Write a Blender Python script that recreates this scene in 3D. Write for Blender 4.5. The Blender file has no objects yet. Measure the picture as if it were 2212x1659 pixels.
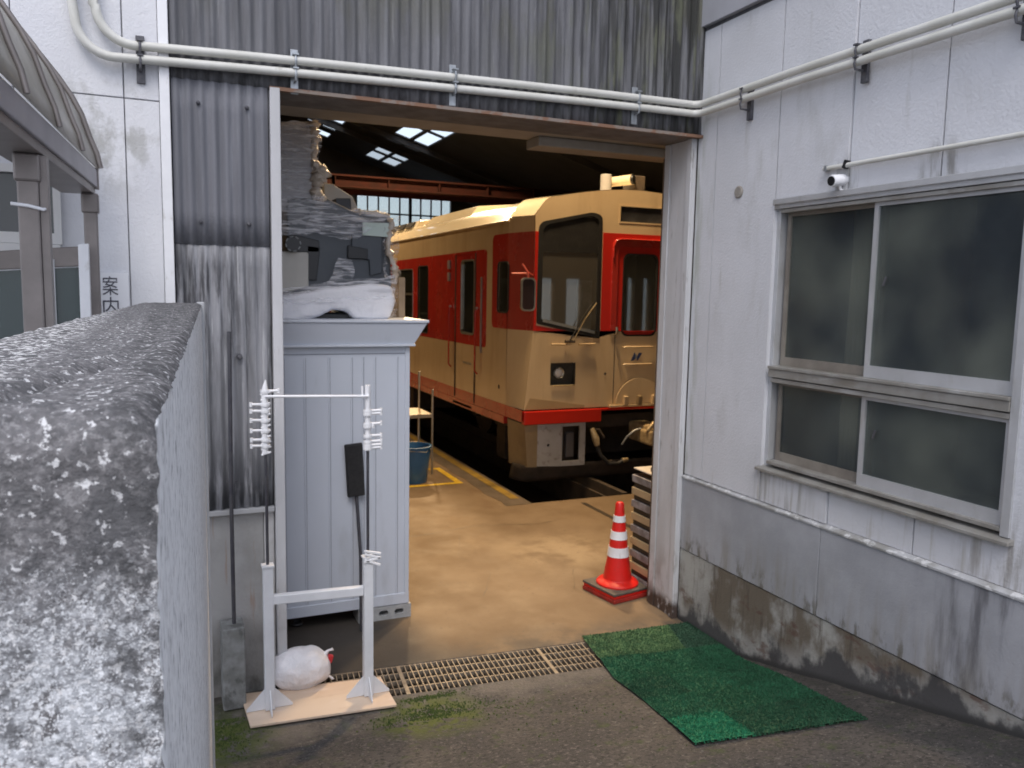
import bpy, math, random
import numpy as np
from mathutils import Vector, Matrix, noise
random.seed(7)
S = bpy.context.scene
COL = S.collection
# ------------------------------------------------------------ camera
F0, CX, CY = 1750., 1106., 829.5          # focal length / centre measured on the photograph (2212 px wide)
R = np.array([[0.91786634, -0.02765224, 0.39592517], [0, 0, 0], [0, 0, 0]])
nad = np.array([816-CX, 16260-CY, F0]); nad /= np.linalg.norm(nad)
fw = np.array([345-CX, 626-CY, F0]); fw -= nad*(fw@nad); fw /= np.linalg.norm(fw)
R = np.array([np.cross(fw, -nad), fw, -nad])
CAM = np.array([-3.487, -4.839, 2.4])
cd = bpy.data.cameras.new('camera'); cam = bpy.data.objects.new('camera', cd); COL.objects.link(cam); S.camera = cam
m = Matrix.Identity(4)
for i in range(3):
    m[i][0] = R[i, 0]; m[i][1] = -R[i, 1]; m[i][2] = -R[i, 2]; m[i][3] = CAM[i]
cam.matrix_world = m
cd.sensor_width = 36; cd.lens = F0/2212*36; cd.clip_start = .02; cd.clip_end = 300
cd.dof.use_dof = True; cd.dof.focus_distance = 1.1; cd.dof.aperture_fstop = 14
# ------------------------------------------------------------ light
W = bpy.data.worlds.new('World'); S.world = W; W.use_nodes = True
nt = W.node_tree; bg = nt.nodes['Background']
sky = nt.nodes.new('ShaderNodeTexSky'); sky.sky_type = 'NISHITA'; sky.sun_disc = False
SUN_EL, SUN_ROT = math.radians(52), math.radians(205)
sky.sun_elevation = SUN_EL; sky.sun_rotation = SUN_ROT; sky.air_density = 1.0; sky.dust_density = 4.0; sky.ozone_density = 1.0
# an overcast deck: the clear sky mixed with an even grey
mixn = nt.nodes.new('ShaderNodeMixRGB'); mixn.inputs[0].default_value = .72
mixn.inputs[2].default_value = (5.2, 5.5, 6.4, 1)
nt.links.new(sky.outputs[0], mixn.inputs[1]); nt.links.new(mixn.outputs[0], bg.inputs[0]); bg.inputs[1].default_value = .12
sd = bpy.data.lights.new('sun', 'SUN'); sd.energy = .55; sd.angle = math.radians(25); sd.color = (1, .97, .94)
sun = bpy.data.objects.new('sun', sd); COL.objects.link(sun)
az = SUN_ROT
sv = Vector((math.sin(az)*math.cos(SUN_EL), math.cos(az)*math.cos(SUN_EL), math.sin(SUN_EL)))
sun.rotation_euler = sv.to_track_quat('Z', 'Y').to_euler()
S.view_settings.view_transform = 'Standard'; S.view_settings.look = 'None'; S.view_settings.gamma = 1
S.view_settings.exposure = 1.05
try: S.view_settings.use_curve_mapping = False
except Exception: pass
S.cycles.max_bounces = 7

# ------------------------------------------------------------ measuring helpers: a ray of the photograph met with a real plane
def ray(u, v): return R@np.array([u-CX, v-CY, F0])
def aty(u, v, y): d = ray(u, v); return Vector(CAM+d*(y-CAM[1])/d[1])
def atx(u, v, x): d = ray(u, v); return Vector(CAM+d*(x-CAM[0])/d[0])
def atz(u, v, z): d = ray(u, v); return Vector(CAM+d*(z-CAM[2])/d[2])
def gz(y): return max(0., .235*(-y-.67)) if y > -5.2 else .235*4.53
def atg(u, v):
    d = ray(u, v); t = .5
    while t < 20:
        p = CAM+d*t/F0/1
        t += 1
        if t > 19: break
    lo, hi = 0., 12.
    d = d/d[1] if d[1] > 0 else d
    for k in range(50):
        mid = (lo+hi)/2; p = CAM+d*mid
        if p[2] > gz(p[1]): lo = mid
        else: hi = mid
    p = CAM+d*lo
    return Vector((p[0], p[1], gz(p[1])))

# ------------------------------------------------------------ materials
MATS = {}
def mat(name, c1, c2=None, scale=6, rough=.7, metal=0, bump=0, bscale=60, stretch=(1, 1, 1), lo=.35, hi=.65, layers=(), spec=.5, detail=6, coat=0, rnoise=0):
    """layers: (colour, scale, (sx,sy,sz), lo, hi, amount[, (axis,a,b)]) noise-masked coats; optional ramp along a world axis"""
    if name in MATS: return MATS[name]
    m = bpy.data.materials.new(name); m.use_nodes = True; t = m.node_tree; N = t.nodes; L = t.links
    b = N['Principled BSDF']; MATS[name] = m
    b.inputs['Roughness'].default_value = rough; b.inputs['Metallic'].default_value = metal
    b.inputs['Specular IOR Level'].default_value = spec; b.inputs['Coat Weight'].default_value = coat
    geo = N.new('ShaderNodeNewGeometry')
    def nz(sc, st, det=6, off=0):
        mp = N.new('ShaderNodeMapping'); mp.inputs['Scale'].default_value = st; mp.inputs['Location'].default_value = (off, off*.7, off*.3)
        L.new(geo.outputs['Position'], mp.inputs[0]); n = N.new('ShaderNodeTexNoise'); n.inputs['Scale'].default_value = sc
        n.inputs['Detail'].default_value = det; n.inputs['Roughness'].default_value = .6; L.new(mp.outputs[0], n.inputs[0]); return n.outputs[0]
    def ramp(x, a, c, v0=0, v1=1):
        r = N.new('ShaderNodeMapRange'); r.interpolation_type = 'SMOOTHSTEP'
        r.inputs[1].default_value = a; r.inputs[2].default_value = c; r.inputs[3].default_value = v0; r.inputs[4].default_value = v1
        L.new(x, r.inputs[0]); return r.outputs[0]
    col = None
    if c2 is None and not layers:
        b.inputs['Base Color'].default_value = (*c1, 1)
    else:
        mx = N.new('ShaderNodeMixRGB'); mx.inputs[1].default_value = (*c1, 1); mx.inputs[2].default_value = (*(c2 or c1), 1)
        L.new(ramp(nz(scale, stretch, detail), lo, hi), mx.inputs[0]); col = mx.outputs[0]
        for i, ly in enumerate(layers):
            if ly[1] < 0:       # round grains
                mp = N.new('ShaderNodeMapping'); mp.inputs['Scale'].default_value = ly[2]; L.new(geo.outputs['Position'], mp.inputs[0])
                ds = N.new('ShaderNodeMixRGB'); ds.blend_type = 'ADD'; ds.inputs[0].default_value = .012; L.new(mp.outputs[0], ds.inputs[1])
                dn = N.new('ShaderNodeTexNoise'); dn.inputs['Scale'].default_value = -ly[1]; L.new(mp.outputs[0], dn.inputs[0]); L.new(dn.outputs[1], ds.inputs[2])
                vo = N.new('ShaderNodeTexVoronoi'); vo.inputs['Scale'].default_value = -ly[1]; L.new(ds.outputs[0], vo.inputs[0]); f = ramp(vo.outputs[0], ly[3], ly[4], ly[5], 0)
            else: f = ramp(nz(ly[1], ly[2], 8, 3.1*(i+1)), ly[3], ly[4], 0, ly[5])
            if len(ly) > 6:
                if ly[6][0] in 'hH':      # height above the sloping asphalt
                    sp = N.new('ShaderNodeSeparateXYZ'); L.new(geo.outputs['Position'], sp.inputs[0])
                    a1 = N.new('ShaderNodeMath'); a1.operation = 'MULTIPLY_ADD'; L.new(sp.outputs[1], a1.inputs[0]); a1.inputs[1].default_value = -.235; a1.inputs[2].default_value = -.157
                    a2 = N.new('ShaderNodeMath'); a2.operation = 'MAXIMUM'; L.new(a1.outputs[0], a2.inputs[0]); a2.inputs[1].default_value = 0
                    a3 = N.new('ShaderNodeMath'); a3.operation = 'SUBTRACT'; L.new(sp.outputs[2], a3.inputs[0]); L.new(a2.outputs[0], a3.inputs[1])
                    ax = a3.outputs[0]
                    if ly[6][0] == 'H':
                        a4 = N.new('ShaderNodeMath'); a4.operation = 'MULTIPLY_ADD'; L.new(nz(2.6, (1, 1.4, 1), 6, 17), a4.inputs[0]); a4.inputs[1].default_value = -.75; L.new(ax, a4.inputs[2]); ax = a4.outputs[0]
                elif ly[6][0] == 'd':    # distance from a point
                    vd = N.new('ShaderNodeVectorMath'); vd.operation = 'DISTANCE'; L.new(geo.outputs['Position'], vd.inputs[0]); vd.inputs[1].default_value = ly[6][3]
                    ax = vd.outputs['Value']
                else:
                    sp = N.new('ShaderNodeSeparateXYZ'); L.new(geo.outputs['Position'], sp.inputs[0]); ax = sp.outputs['xyz'.index(ly[6][0])]
                g = ramp(ax, ly[6][1], ly[6][2]) if ly[6][1] < ly[6][2] else ramp(ax, ly[6][2], ly[6][1], 1, 0)
                mu = N.new('ShaderNodeMath'); mu.operation = 'MULTIPLY'; L.new(f, mu.inputs[0]); L.new(g, mu.inputs[1]); f = mu.outputs[0]
            m2 = N.new('ShaderNodeMixRGB'); L.new(f, m2.inputs[0]); L.new(col, m2.inputs[1]); m2.inputs[2].default_value = (*ly[0], 1); col = m2.outputs[0]
        L.new(col, b.inputs['Base Color'])
    if rnoise: L.new(ramp(nz(scale*1.7, stretch, 5, 9), .3, .7, rough-rnoise, rough+rnoise), b.inputs['Roughness'])
    if bump:
        bp = N.new('ShaderNodeBump'); bp.inputs['Strength'].default_value = 1; bp.inputs['Distance'].default_value = bump
        L.new(nz(bscale, (1, 1, 1), 5, 5), bp.inputs['Height']); L.new(bp.outputs[0], b.inputs['Normal'])
    return m
def glassy(name, col, fac, rough=.05, refl=0):
    """thin glazing: part clear, part tinted gloss"""
    if name in MATS: return MATS[name]
    m = bpy.data.materials.new(name); m.use_nodes = True; t = m.node_tree; N = t.nodes; L = t.links; MATS[name] = m
    b = N['Principled BSDF']; b.inputs['Base Color'].default_value = (*col, 1); b.inputs['Roughness'].default_value = rough
    tr = N.new('ShaderNodeBsdfTransparent'); tr.inputs[0].default_value = (.85, .9, .88, 1); mx = N.new('ShaderNodeMixShader'); mx.inputs[0].default_value = fac
    L.new(tr.outputs[0], mx.inputs[1]); L.new(b.outputs[0], mx.inputs[2]); L.new(mx.outputs[0], N['Material Output'].inputs[0])
    if refl:
        gl = N.new('ShaderNodeBsdfGlossy'); gl.inputs['Roughness'].default_value = rough; m3 = N.new('ShaderNodeMixShader'); m3.inputs[0].default_value = refl
        L.new(mx.outputs[0], m3.inputs[1]); L.new(gl.outputs[0], m3.inputs[2]); L.new(m3.outputs[0], N['Material Output'].inputs[0])
    return m
plaster = mat('plaster_white', (.60, .61, .645), (.55, .56, .59), 1.6, .85, bump=.0035, bscale=60, layers=[((.17, .16, .14), 9, (1, 1.6, .3), .42, .62, .75, ('d', .20, .04, (0, -1.97, 3.03))), ((.2, .19, .17), 12, (1, 2.0, .2), .42, .66, .7, ('d', .34, .1, (0, -1.0, 1.22))), ((.22, .20, .17), 12, (1, 2.0, .2), .42, .66, .7, ('d', .36, .1, (0, -2.45, 1.2))), ((.25, .25, .24), 7, (1, 2, .3), .44, .6, .6, ('d', .2, .05, (0, -1.36, 3.04))), ((.30, .32, .26), 6, (1, 2, .3), .42, .62, .6, ('y', -.16, -.03)), ((.30, .30, .27), 3, (1, 1, .35), .56, .8, .45), ((.36, .34, .29), 9, (1, 2.5, .18), .55, .72, .6, ('z', 1.45, 1.1)),((.34, .34, .31), 6, (1.5, 1.5, .25), .6, .75, .35)])
plaster_left = mat('plaster_left', (.70, .71, .74), (.64, .65, .69), 1.3, .85, bump=.004, bscale=80, layers=[((.34, .34, .32), 7, (1, 1, .6), .46, .62, .7, ('d', .42, .1, (-3.72, 0, 3.18)))])
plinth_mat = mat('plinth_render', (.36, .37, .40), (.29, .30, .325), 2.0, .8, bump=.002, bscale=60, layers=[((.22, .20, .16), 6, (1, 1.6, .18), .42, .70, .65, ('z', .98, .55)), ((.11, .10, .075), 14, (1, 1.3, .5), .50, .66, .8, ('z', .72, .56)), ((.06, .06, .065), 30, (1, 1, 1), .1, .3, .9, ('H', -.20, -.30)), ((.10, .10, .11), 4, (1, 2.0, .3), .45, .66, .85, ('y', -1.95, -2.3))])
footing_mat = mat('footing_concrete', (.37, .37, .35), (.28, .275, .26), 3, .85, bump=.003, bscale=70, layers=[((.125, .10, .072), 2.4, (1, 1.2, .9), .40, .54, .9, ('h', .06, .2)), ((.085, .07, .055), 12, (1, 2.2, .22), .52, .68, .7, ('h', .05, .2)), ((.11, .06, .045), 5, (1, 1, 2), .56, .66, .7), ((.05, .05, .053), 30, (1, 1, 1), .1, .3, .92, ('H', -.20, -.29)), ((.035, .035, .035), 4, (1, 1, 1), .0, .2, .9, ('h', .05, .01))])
ledge_mat = mat('ledge_worn', (.42, .43, .45), (.26, .26, .25), 7, .7, bump=.002, layers=[((.62, .63, .64), 14, (1, 1, 1), .52, .6, .8)])
SL = [((.34, .345, .365), 26, (1.5, 1, .08), .60, .72, .4), ((.05, .052, .06), 9, (2.4, 1, .10), .54, .72, .6)]
slate_side = mat('corrugated_slate_side', (.185, .19, .215), (.14, .145, .165), 9, .85, bump=.002, bscale=90, stretch=(1.6, 1, .10), layers=[((.30, .31, .34), 26, (1.5, 1, .08), .56, .74, .5), ((.09, .092, .10), 7, (3, 1, .12), .56, .74, .5)])
slate = mat('corrugated_slate', (.17, .173, .188), (.105, .107, .118), 9, .85, bump=.002, bscale=90, stretch=(1.6, 1, .10), layers=SL+[((.02, .021, .022), 9, (3.5, 1, .7), .4, .7, .7, ('z', 3.66, 3.5)), ((.10, .10, .06), 4, (1, 1, .6), .48, .62, .6, ('z', 3.7, 4.3)), ((.018, .019, .018), 8, (2.8, 1, .13), .40, .58, .9, ('x', -1.7, -.4)), ((.13, .14, .09), 6, (1.5, 1, .3), .52, .66, .6, ('x', -1.9, -.6))])
slate_low = mat('corrugated_slate_low', (.33, .335, .36), (.18, .185, .20), 10, .85, bump=.003, bscale=90, stretch=(1.8, 1, .14), layers=[((.55, .56, .58), 22, (2, 1, .1), .58, .68, .6), ((.03, .032, .038), 9, (2.6, 1, .3), .36, .56, .9, ('z', 1.75, 1.15)), ((.03, .03, .035), 10, (2.6, 1, .25), .42, .6, .85, ('d', .5, .15, (-3.37, 0, 2.32))), ((.06, .062, .07), 8, (3, 1, .12), .54, .66, .8)])
white_paint = mat('white_paint', (.82, .83, .86), (.78, .79, .82), 12, .45, layers=[((.42, .40, .36), 20, (1, 1, .4), .62, .72, .5)])
jamb_paint = mat('jamb_paint', (.56, .565, .59), (.48, .485, .50), 4, .5, bump=.001, stretch=(1, 1, .25), layers=[((.26, .25, .24), 9, (2, 3, .5), .58, .72, .7), ((.20, .17, .15), 6, (1, 1, .6), .45, .65, .7, ('z', .7, .1)), ((.05, .03, .022), 16, (1, 1, 1), .34, .5, .95, ('z', .17, .08))])
lintel_mat = mat('lintel_underside', (.16, .15, .145), (.10, .09, .085), 6, .7, bump=.002, layers=[((.16, .075, .04), 8, (1, 1, 1), .6, .7, .6)])
cream_board = mat('cream_board', (.34, .30, .25), (.27, .235, .19), 3, .6)
rust_edge = mat('rusty_flashing', (.22, .18, .155), (.20, .11, .07), 9, .7, bump=.002, lo=.45, hi=.55)
conduit_mat = mat('conduit_paint', (.60, .60, .57), (.54, .54, .50), 6, .4, layers=[((.35, .34, .30), 18, (1, 1, 1), .62, .74, .5)])
galv = mat('galvanised', (.42, .45, .48), (.32, .34, .36), 30, .45, .7)
dark_metal = mat('dark_bracket', (.07, .07, .085), (.12, .12, .13), 30, .55, .3)
alu = mat('aluminium_frame', (.50, .51, .53), (.45, .46, .475), 6, .42, .35, layers=[((.30, .28, .24), 7, (1, 1.5, .5), .55, .75, .4)])
alu_dirty = mat('aluminium_weathered', (.31, .305, .29), (.24, .23, .21), 6, .55, .25, layers=[((.20, .18, .15), 10, (1, .4, 1), .55, .7, .6), ((.46, .465, .47), 9, (1, .3, 1), .55, .68, .6)])
bronze = mat('bronze_frame', (.24, .215, .205), (.19, .17, .162), 5, .4, .35)
bronze_light = mat('bronze_frame_light', (.36, .35, .38), (.31, .30, .33), 5, .4, .35)
canopy_mat = mat('canopy_sheet', (.38, .36, .315), (.31, .295, .255), 4, .35, layers=[((.12, .11, .09), 12, (1, 1, 1), .55, .7, .6)])
wall_conc = mat('lichen_concrete', (.175, .17, .175), (.105, .103, .107), 70, .95, bump=.0022, bscale=340, spec=.2, layers=[((.30, .295, .30), 200, (1, 1, 1), .48, .62, .7), ((.48, .50, .53), 60, (1, 1, 1), .36, .54, .85, ('z', 2.262, 2.13)), ((.70, .72, .75), -190, (1, 1, 1), .28, .52, .75, ('z', 2.255, 2.16)), ((.86, .88, .91), -300, (1, 1, 1), .20, .42, .8, ('z', 2.25, 2.17)), ((.14, .14, .145), 150, (1, 1, 1), .54, .64, .8), ((.11, .11, .115), 22, (1, 1, 1), .54, .64, .8), ((.80, .82, .85), 330, (1, 1, 1), .54, .64, .75, ('z', 2.265, 2.2)), ((.74, .74, .75), 150, (1, .7, 1), .575, .64, .8), ((.80, .80, .80), 85, (1, 1, 1), .50, .60, .85, ('x', -3.575, -3.62)), ((.07, .07, .073), 60, (1, 1, 1), .42, .62, .85, ('x', -3.53, -3.505))])
wall_side = mat('wall_side_concrete', (.88, .89, .90), (.80, .81, .82), 30, .9, bump=.0005, bscale=240, spec=.2, layers=[((.40, .40, .41), 140, (1, 1, .5), .52, .66, .75), ((.17, .17, .18), 34, (1, 1, .05), .56, .64, .8, ('y', -3.7, -3.1)), ((.26, .26, .27), 60, (1, 1, .8), .54, .66, .7), ((.95, .95, .95), 40, (1, 1, .6), .56, .64, .6)])
asphalt = mat('asphalt', (.050, .046, .045), (.075, .067, .06), 2.2, .9, bump=.010, bscale=70, layers=[((.13, .12, .11), 1.3, (1, 1, 1), .5, .7, .35), ((.022, .021, .021), 45, (1, 1, 1), .48, .62, .85), ((.15, .135, .125), 38, (1, 1, 1), .56, .66, .7), ((.26, .24, .22), 85, (1, 1, 1), .62, .68, .8), ((.045, .065, .02), 14, (1, 1, 1), .54, .70, .7), ((.17, .15, .13), 6, (1, 1, 1), .3, .6, .6, ('y', -.85, -.5)), ((.07, .09, .012), 11, (1, 1, 1), .40, .55, .95, ('d', .42, .15, (-2.15, -.72, 0))), ((.07, .09, .012), 11, (1, 1, 1), .38, .52, .95, ('d', .5, .15, (-3.35, -.5, 0))), ((.02, .02, .02), 6, (1, 1, 1), .35, .55, .8, ('d', .5, .2, (-2.95, .02, 0))), ((.02, .02, .019), 6, (1, 1, 1), .35, .6, .6, ('x', -.7, 0))])
floor_mat = mat('shed_floor_concrete', (.195, .140, .088), (.155, .107, .064), 1.5, .74, bump=.0015, bscale=60, rnoise=.1, spec=.25, layers=[((.27, .205, .135), 1.1, (1, 1, 1), .54, .72, .5), ((.34, .26, .165), 3, (1, 1, 1), .3, .6, .7, ('d', .75, .2, (-.1, 1.75, 0))), ((.13, .08, .045), 2.0, (1, .5, 1), .54, .74, .55), ((.10, .08, .06), 28, (1, 1, 1), .62, .70, .6), ((.12, .10, .08), 45, (1, 1, 1), .66, .70, .7), ((.06, .055, .05), 3, (1, 1, 1), .36, .6, .85, ('y', .35, -.15)), ((.045, .042, .04), 3, (1, 1, 1), .1, .3, .93, ('d', 1.35, .9, (-3.0, .3, 0)))])  # pool of lamplight and storage cabinet's shadow painted into the floor colour
pit_mat = mat('pit_oily_floor', (.05, .038, .026), (.035, .027, .02), 3, .5)
yellow = mat('yellow_marking', (.62, .42, .02), (.48, .30, .03), 9, .6)
yellow_dark = mat('yellow_marking_dark', (.30, .19, .02), (.18, .115, .025), 5, .6)  # darker yellow tone for the edge line along the track bed
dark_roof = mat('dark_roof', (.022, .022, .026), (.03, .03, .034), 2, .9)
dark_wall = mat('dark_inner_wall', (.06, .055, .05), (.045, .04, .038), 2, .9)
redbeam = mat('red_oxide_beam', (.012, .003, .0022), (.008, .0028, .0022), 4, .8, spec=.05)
cab_mat = mat('cabinet_paint', (.52, .56, .64), (.50, .54, .615), 2, .38, layers=[((.30, .32, .34), 5, (1, 1, .3), .58, .75, .3)])
cab_seam = mat('cabinet_seam', (.24, .26, .31), None, rough=.5)
block_mat = mat('cinder_block', (.36, .37, .38), (.29, .30, .31), 20, .9, bump=.003)
cream = mat('train_cream', (.70, .54, .34), (.65, .49, .30), 1.2, .2, rnoise=.05, coat=.5, layers=[((.42, .28, .16), 3, (1, 1, .15), .45, .8, .5), ((.32, .21, .12), 12, (1, 1, .12), .6, .8, .3)])
red = mat('train_red', (.50, .035, .022), (.43, .032, .024), 1.6, .24, rnoise=.06, coat=.4, layers=[((.42, .10, .06), 3, (1, 1, .25), .5, .75, .4)])
red_front = mat('train_red_front', (.60, .022, .012), (.54, .02, .012), 1.6, .3, coat=.3)
roof_paint = mat('train_roof', (.76, .67, .50), (.73, .63, .46), 2, .22, coat=1)
black_rub = mat('black_rubber', (.012, .012, .013), (.02, .02, .02), 12, .6)
train_glass = glassy('train_glass', (.05, .055, .05), .34, .03, .16)
screen_glass = glassy('windscreen_glass', (.16, .15, .13), .45, .03, .16)
chrome = mat('steel_trim', (.55, .54, .50), (.45, .44, .40), 10, .3, .8)
under = mat('underframe_grime', (.075, .055, .04), (.045, .035, .028), 5, .7)
skirt_mat = mat('skirt_cream', (.36, .26, .14), (.26, .19, .11), 3, .5)
grey_box = mat('grey_equipment', (.42, .41, .42), (.36, .35, .35), 4, .5, layers=[((.16, .13, .10), 10, (1, 1, 1), .55, .7, .6)])
brass = mat('brass_dirty', (.52, .42, .26), (.36, .27, .15), 20, .45, .4)
hose_mat = mat('rubber_hose', (.03, .03, .032), None, rough=.5)
cone_red = mat('cone_red', (.62, .012, .008), (.54, .012, .008), 6, .42, rnoise=.1, layers=[((.22, .03, .02), 22, (1, 1, .5), .56, .74, .5)])
cone_white = mat('reflective_white', (.78, .78, .80), (.66, .66, .68), 12, .4, layers=[((.42, .40, .38), 26, (1, 1, .6), .56, .72, .5)])
pad_mat = mat('weight_rubber', (.07, .06, .052), (.10, .085, .07), 12, .75)
wood_slat = mat('slat_wood', (.46, .34, .19), (.34, .25, .14), 6, .6, stretch=(1, .2, 1))
wood_dark = mat('dark_board', (.10, .07, .05), (.14, .10, .07), 7, .6)
slat_grey = mat('slat_grey', (.27, .25, .25), (.15, .13, .12), 12, .6)
ply_mat = mat('plywood', (.66, .53, .41), (.58, .44, .33), 3, .75, stretch=(.3, 1, 1), layers=[((.72, .62, .55), 4, (.6, 1, 1), .5, .66, .7), ((.40, .26, .15), 7, (.4, 1, 1), .58, .72, .5)])
stand_mat = mat('stand_paint', (.70, .72, .76), (.64, .66, .70), 8, .45)
tie_mat = mat('white_plastic', (.80, .81, .84), None, rough=.4)
rod_mat = mat('dark_rod', (.06, .06, .075), (.09, .09, .10), 12, .4, .4)
bag_mat = mat('bag_vinyl', (.78, .77, .80), (.70, .70, .74), 9, .4, bump=.016, bscale=13)
brush_mat = mat('brush_black', (.014, .014, .016), (.022, .022, .024), 40, .9, bump=.005, bscale=200)
grate_mat = mat('grate_steel', (.25, .215, .175), (.17, .14, .11), 14, .6, .35)
bucket_mat = mat('blue_plastic', (.035, .14, .32), (.045, .16, .36), 5, .35)
mach_dark = mat('machine_charcoal', (.045, .055, .07), (.055, .065, .08), 4, .4)
mach_black = mat('machine_black', (.010, .011, .014), None, rough=.4)
mach_beige = mat('machine_beige', (.50, .49, .46), (.46, .45, .42), 3, .5)
wrap_white = mat('foam_wrap', (.76, .77, .82), (.70, .71, .76), 3, .35, bump=.010, bscale=9, stretch=(.4, 1, 3), layers=[((.42, .43, .48), 8, (.3, 1, 3), .52, .68, .6)])
wrap_grey = mat('grey_wrap', (.34, .33, .35), (.26, .255, .27), 3, .35, bump=.012, bscale=8, stretch=(.4, 1, 3), layers=[((.40, .40, .43), 14, (.3, 1, 2.5), .56, .68, .6)])
sticker_mat = mat('pale_sticker', (.50, .60, .56), (.56, .64, .60), 6, .5)
turf = [mat('turf_'+str(i), c, tuple(x*.72 for x in c), 14, .9, bump=.006, bscale=300) for i, c in enumerate([(.016, .105, .048), (.018, .118, .056), (.015, .088, .042), (.065, .145, .060), (.016, .20, .095), (.028, .085, .048)])]
moss_mat = mat('moss_green', (.07, .10, .018), (.035, .055, .012), 30, .95)
film = None
def film_mat():
    m = bpy.data.materials.new('stretch_film'); m.use_nodes = True; t = m.node_tree; N = t.nodes; L = t.links
    b = N['Principled BSDF']; b.inputs['Base Color'].default_value = (.88, .89, .95, 1); b.inputs['Roughness'].default_value = .16
    tr = N.new('ShaderNodeBsdfTransparent'); mx = N.new('ShaderNodeMixShader')
    geo = N.new('ShaderNodeNewGeometry'); mp = N.new('ShaderNodeMapping'); mp.inputs['Scale'].default_value = (1.6, 2.5, 13); mp.inputs['Rotation'].default_value = (0, .22, 0)
    n = N.new('ShaderNodeTexNoise'); n.inputs['Scale'].default_value = 4; n.inputs['Detail'].default_value = 6; n.inputs['Distortion'].default_value = .8
    L.new(geo.outputs['Position'], mp.inputs[0]); L.new(mp.outputs[0], n.inputs[0])
    r = N.new('ShaderNodeMapRange'); r.inputs[1].default_value = .40; r.inputs[2].default_value = .74; r.inputs[3].default_value = .04; r.inputs[4].default_value = .66
    L.new(n.outputs[0], r.inputs[0]); L.new(r.outputs[0], mx.inputs[0])
    bp = N.new('ShaderNodeBump'); bp.inputs['Distance'].default_value = .008; L.new(n.outputs[0], bp.inputs['Height']); L.new(bp.outputs[0], b.inputs['Normal'])
    L.new(tr.outputs[0], mx.inputs[1]); L.new(b.outputs[0], mx.inputs[2]); L.new(mx.outputs[0], N['Material Output'].inputs[0])
    return m
film = film_mat()
glassy('opal_pane', (.75, .76, .80), .25, .5)
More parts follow.
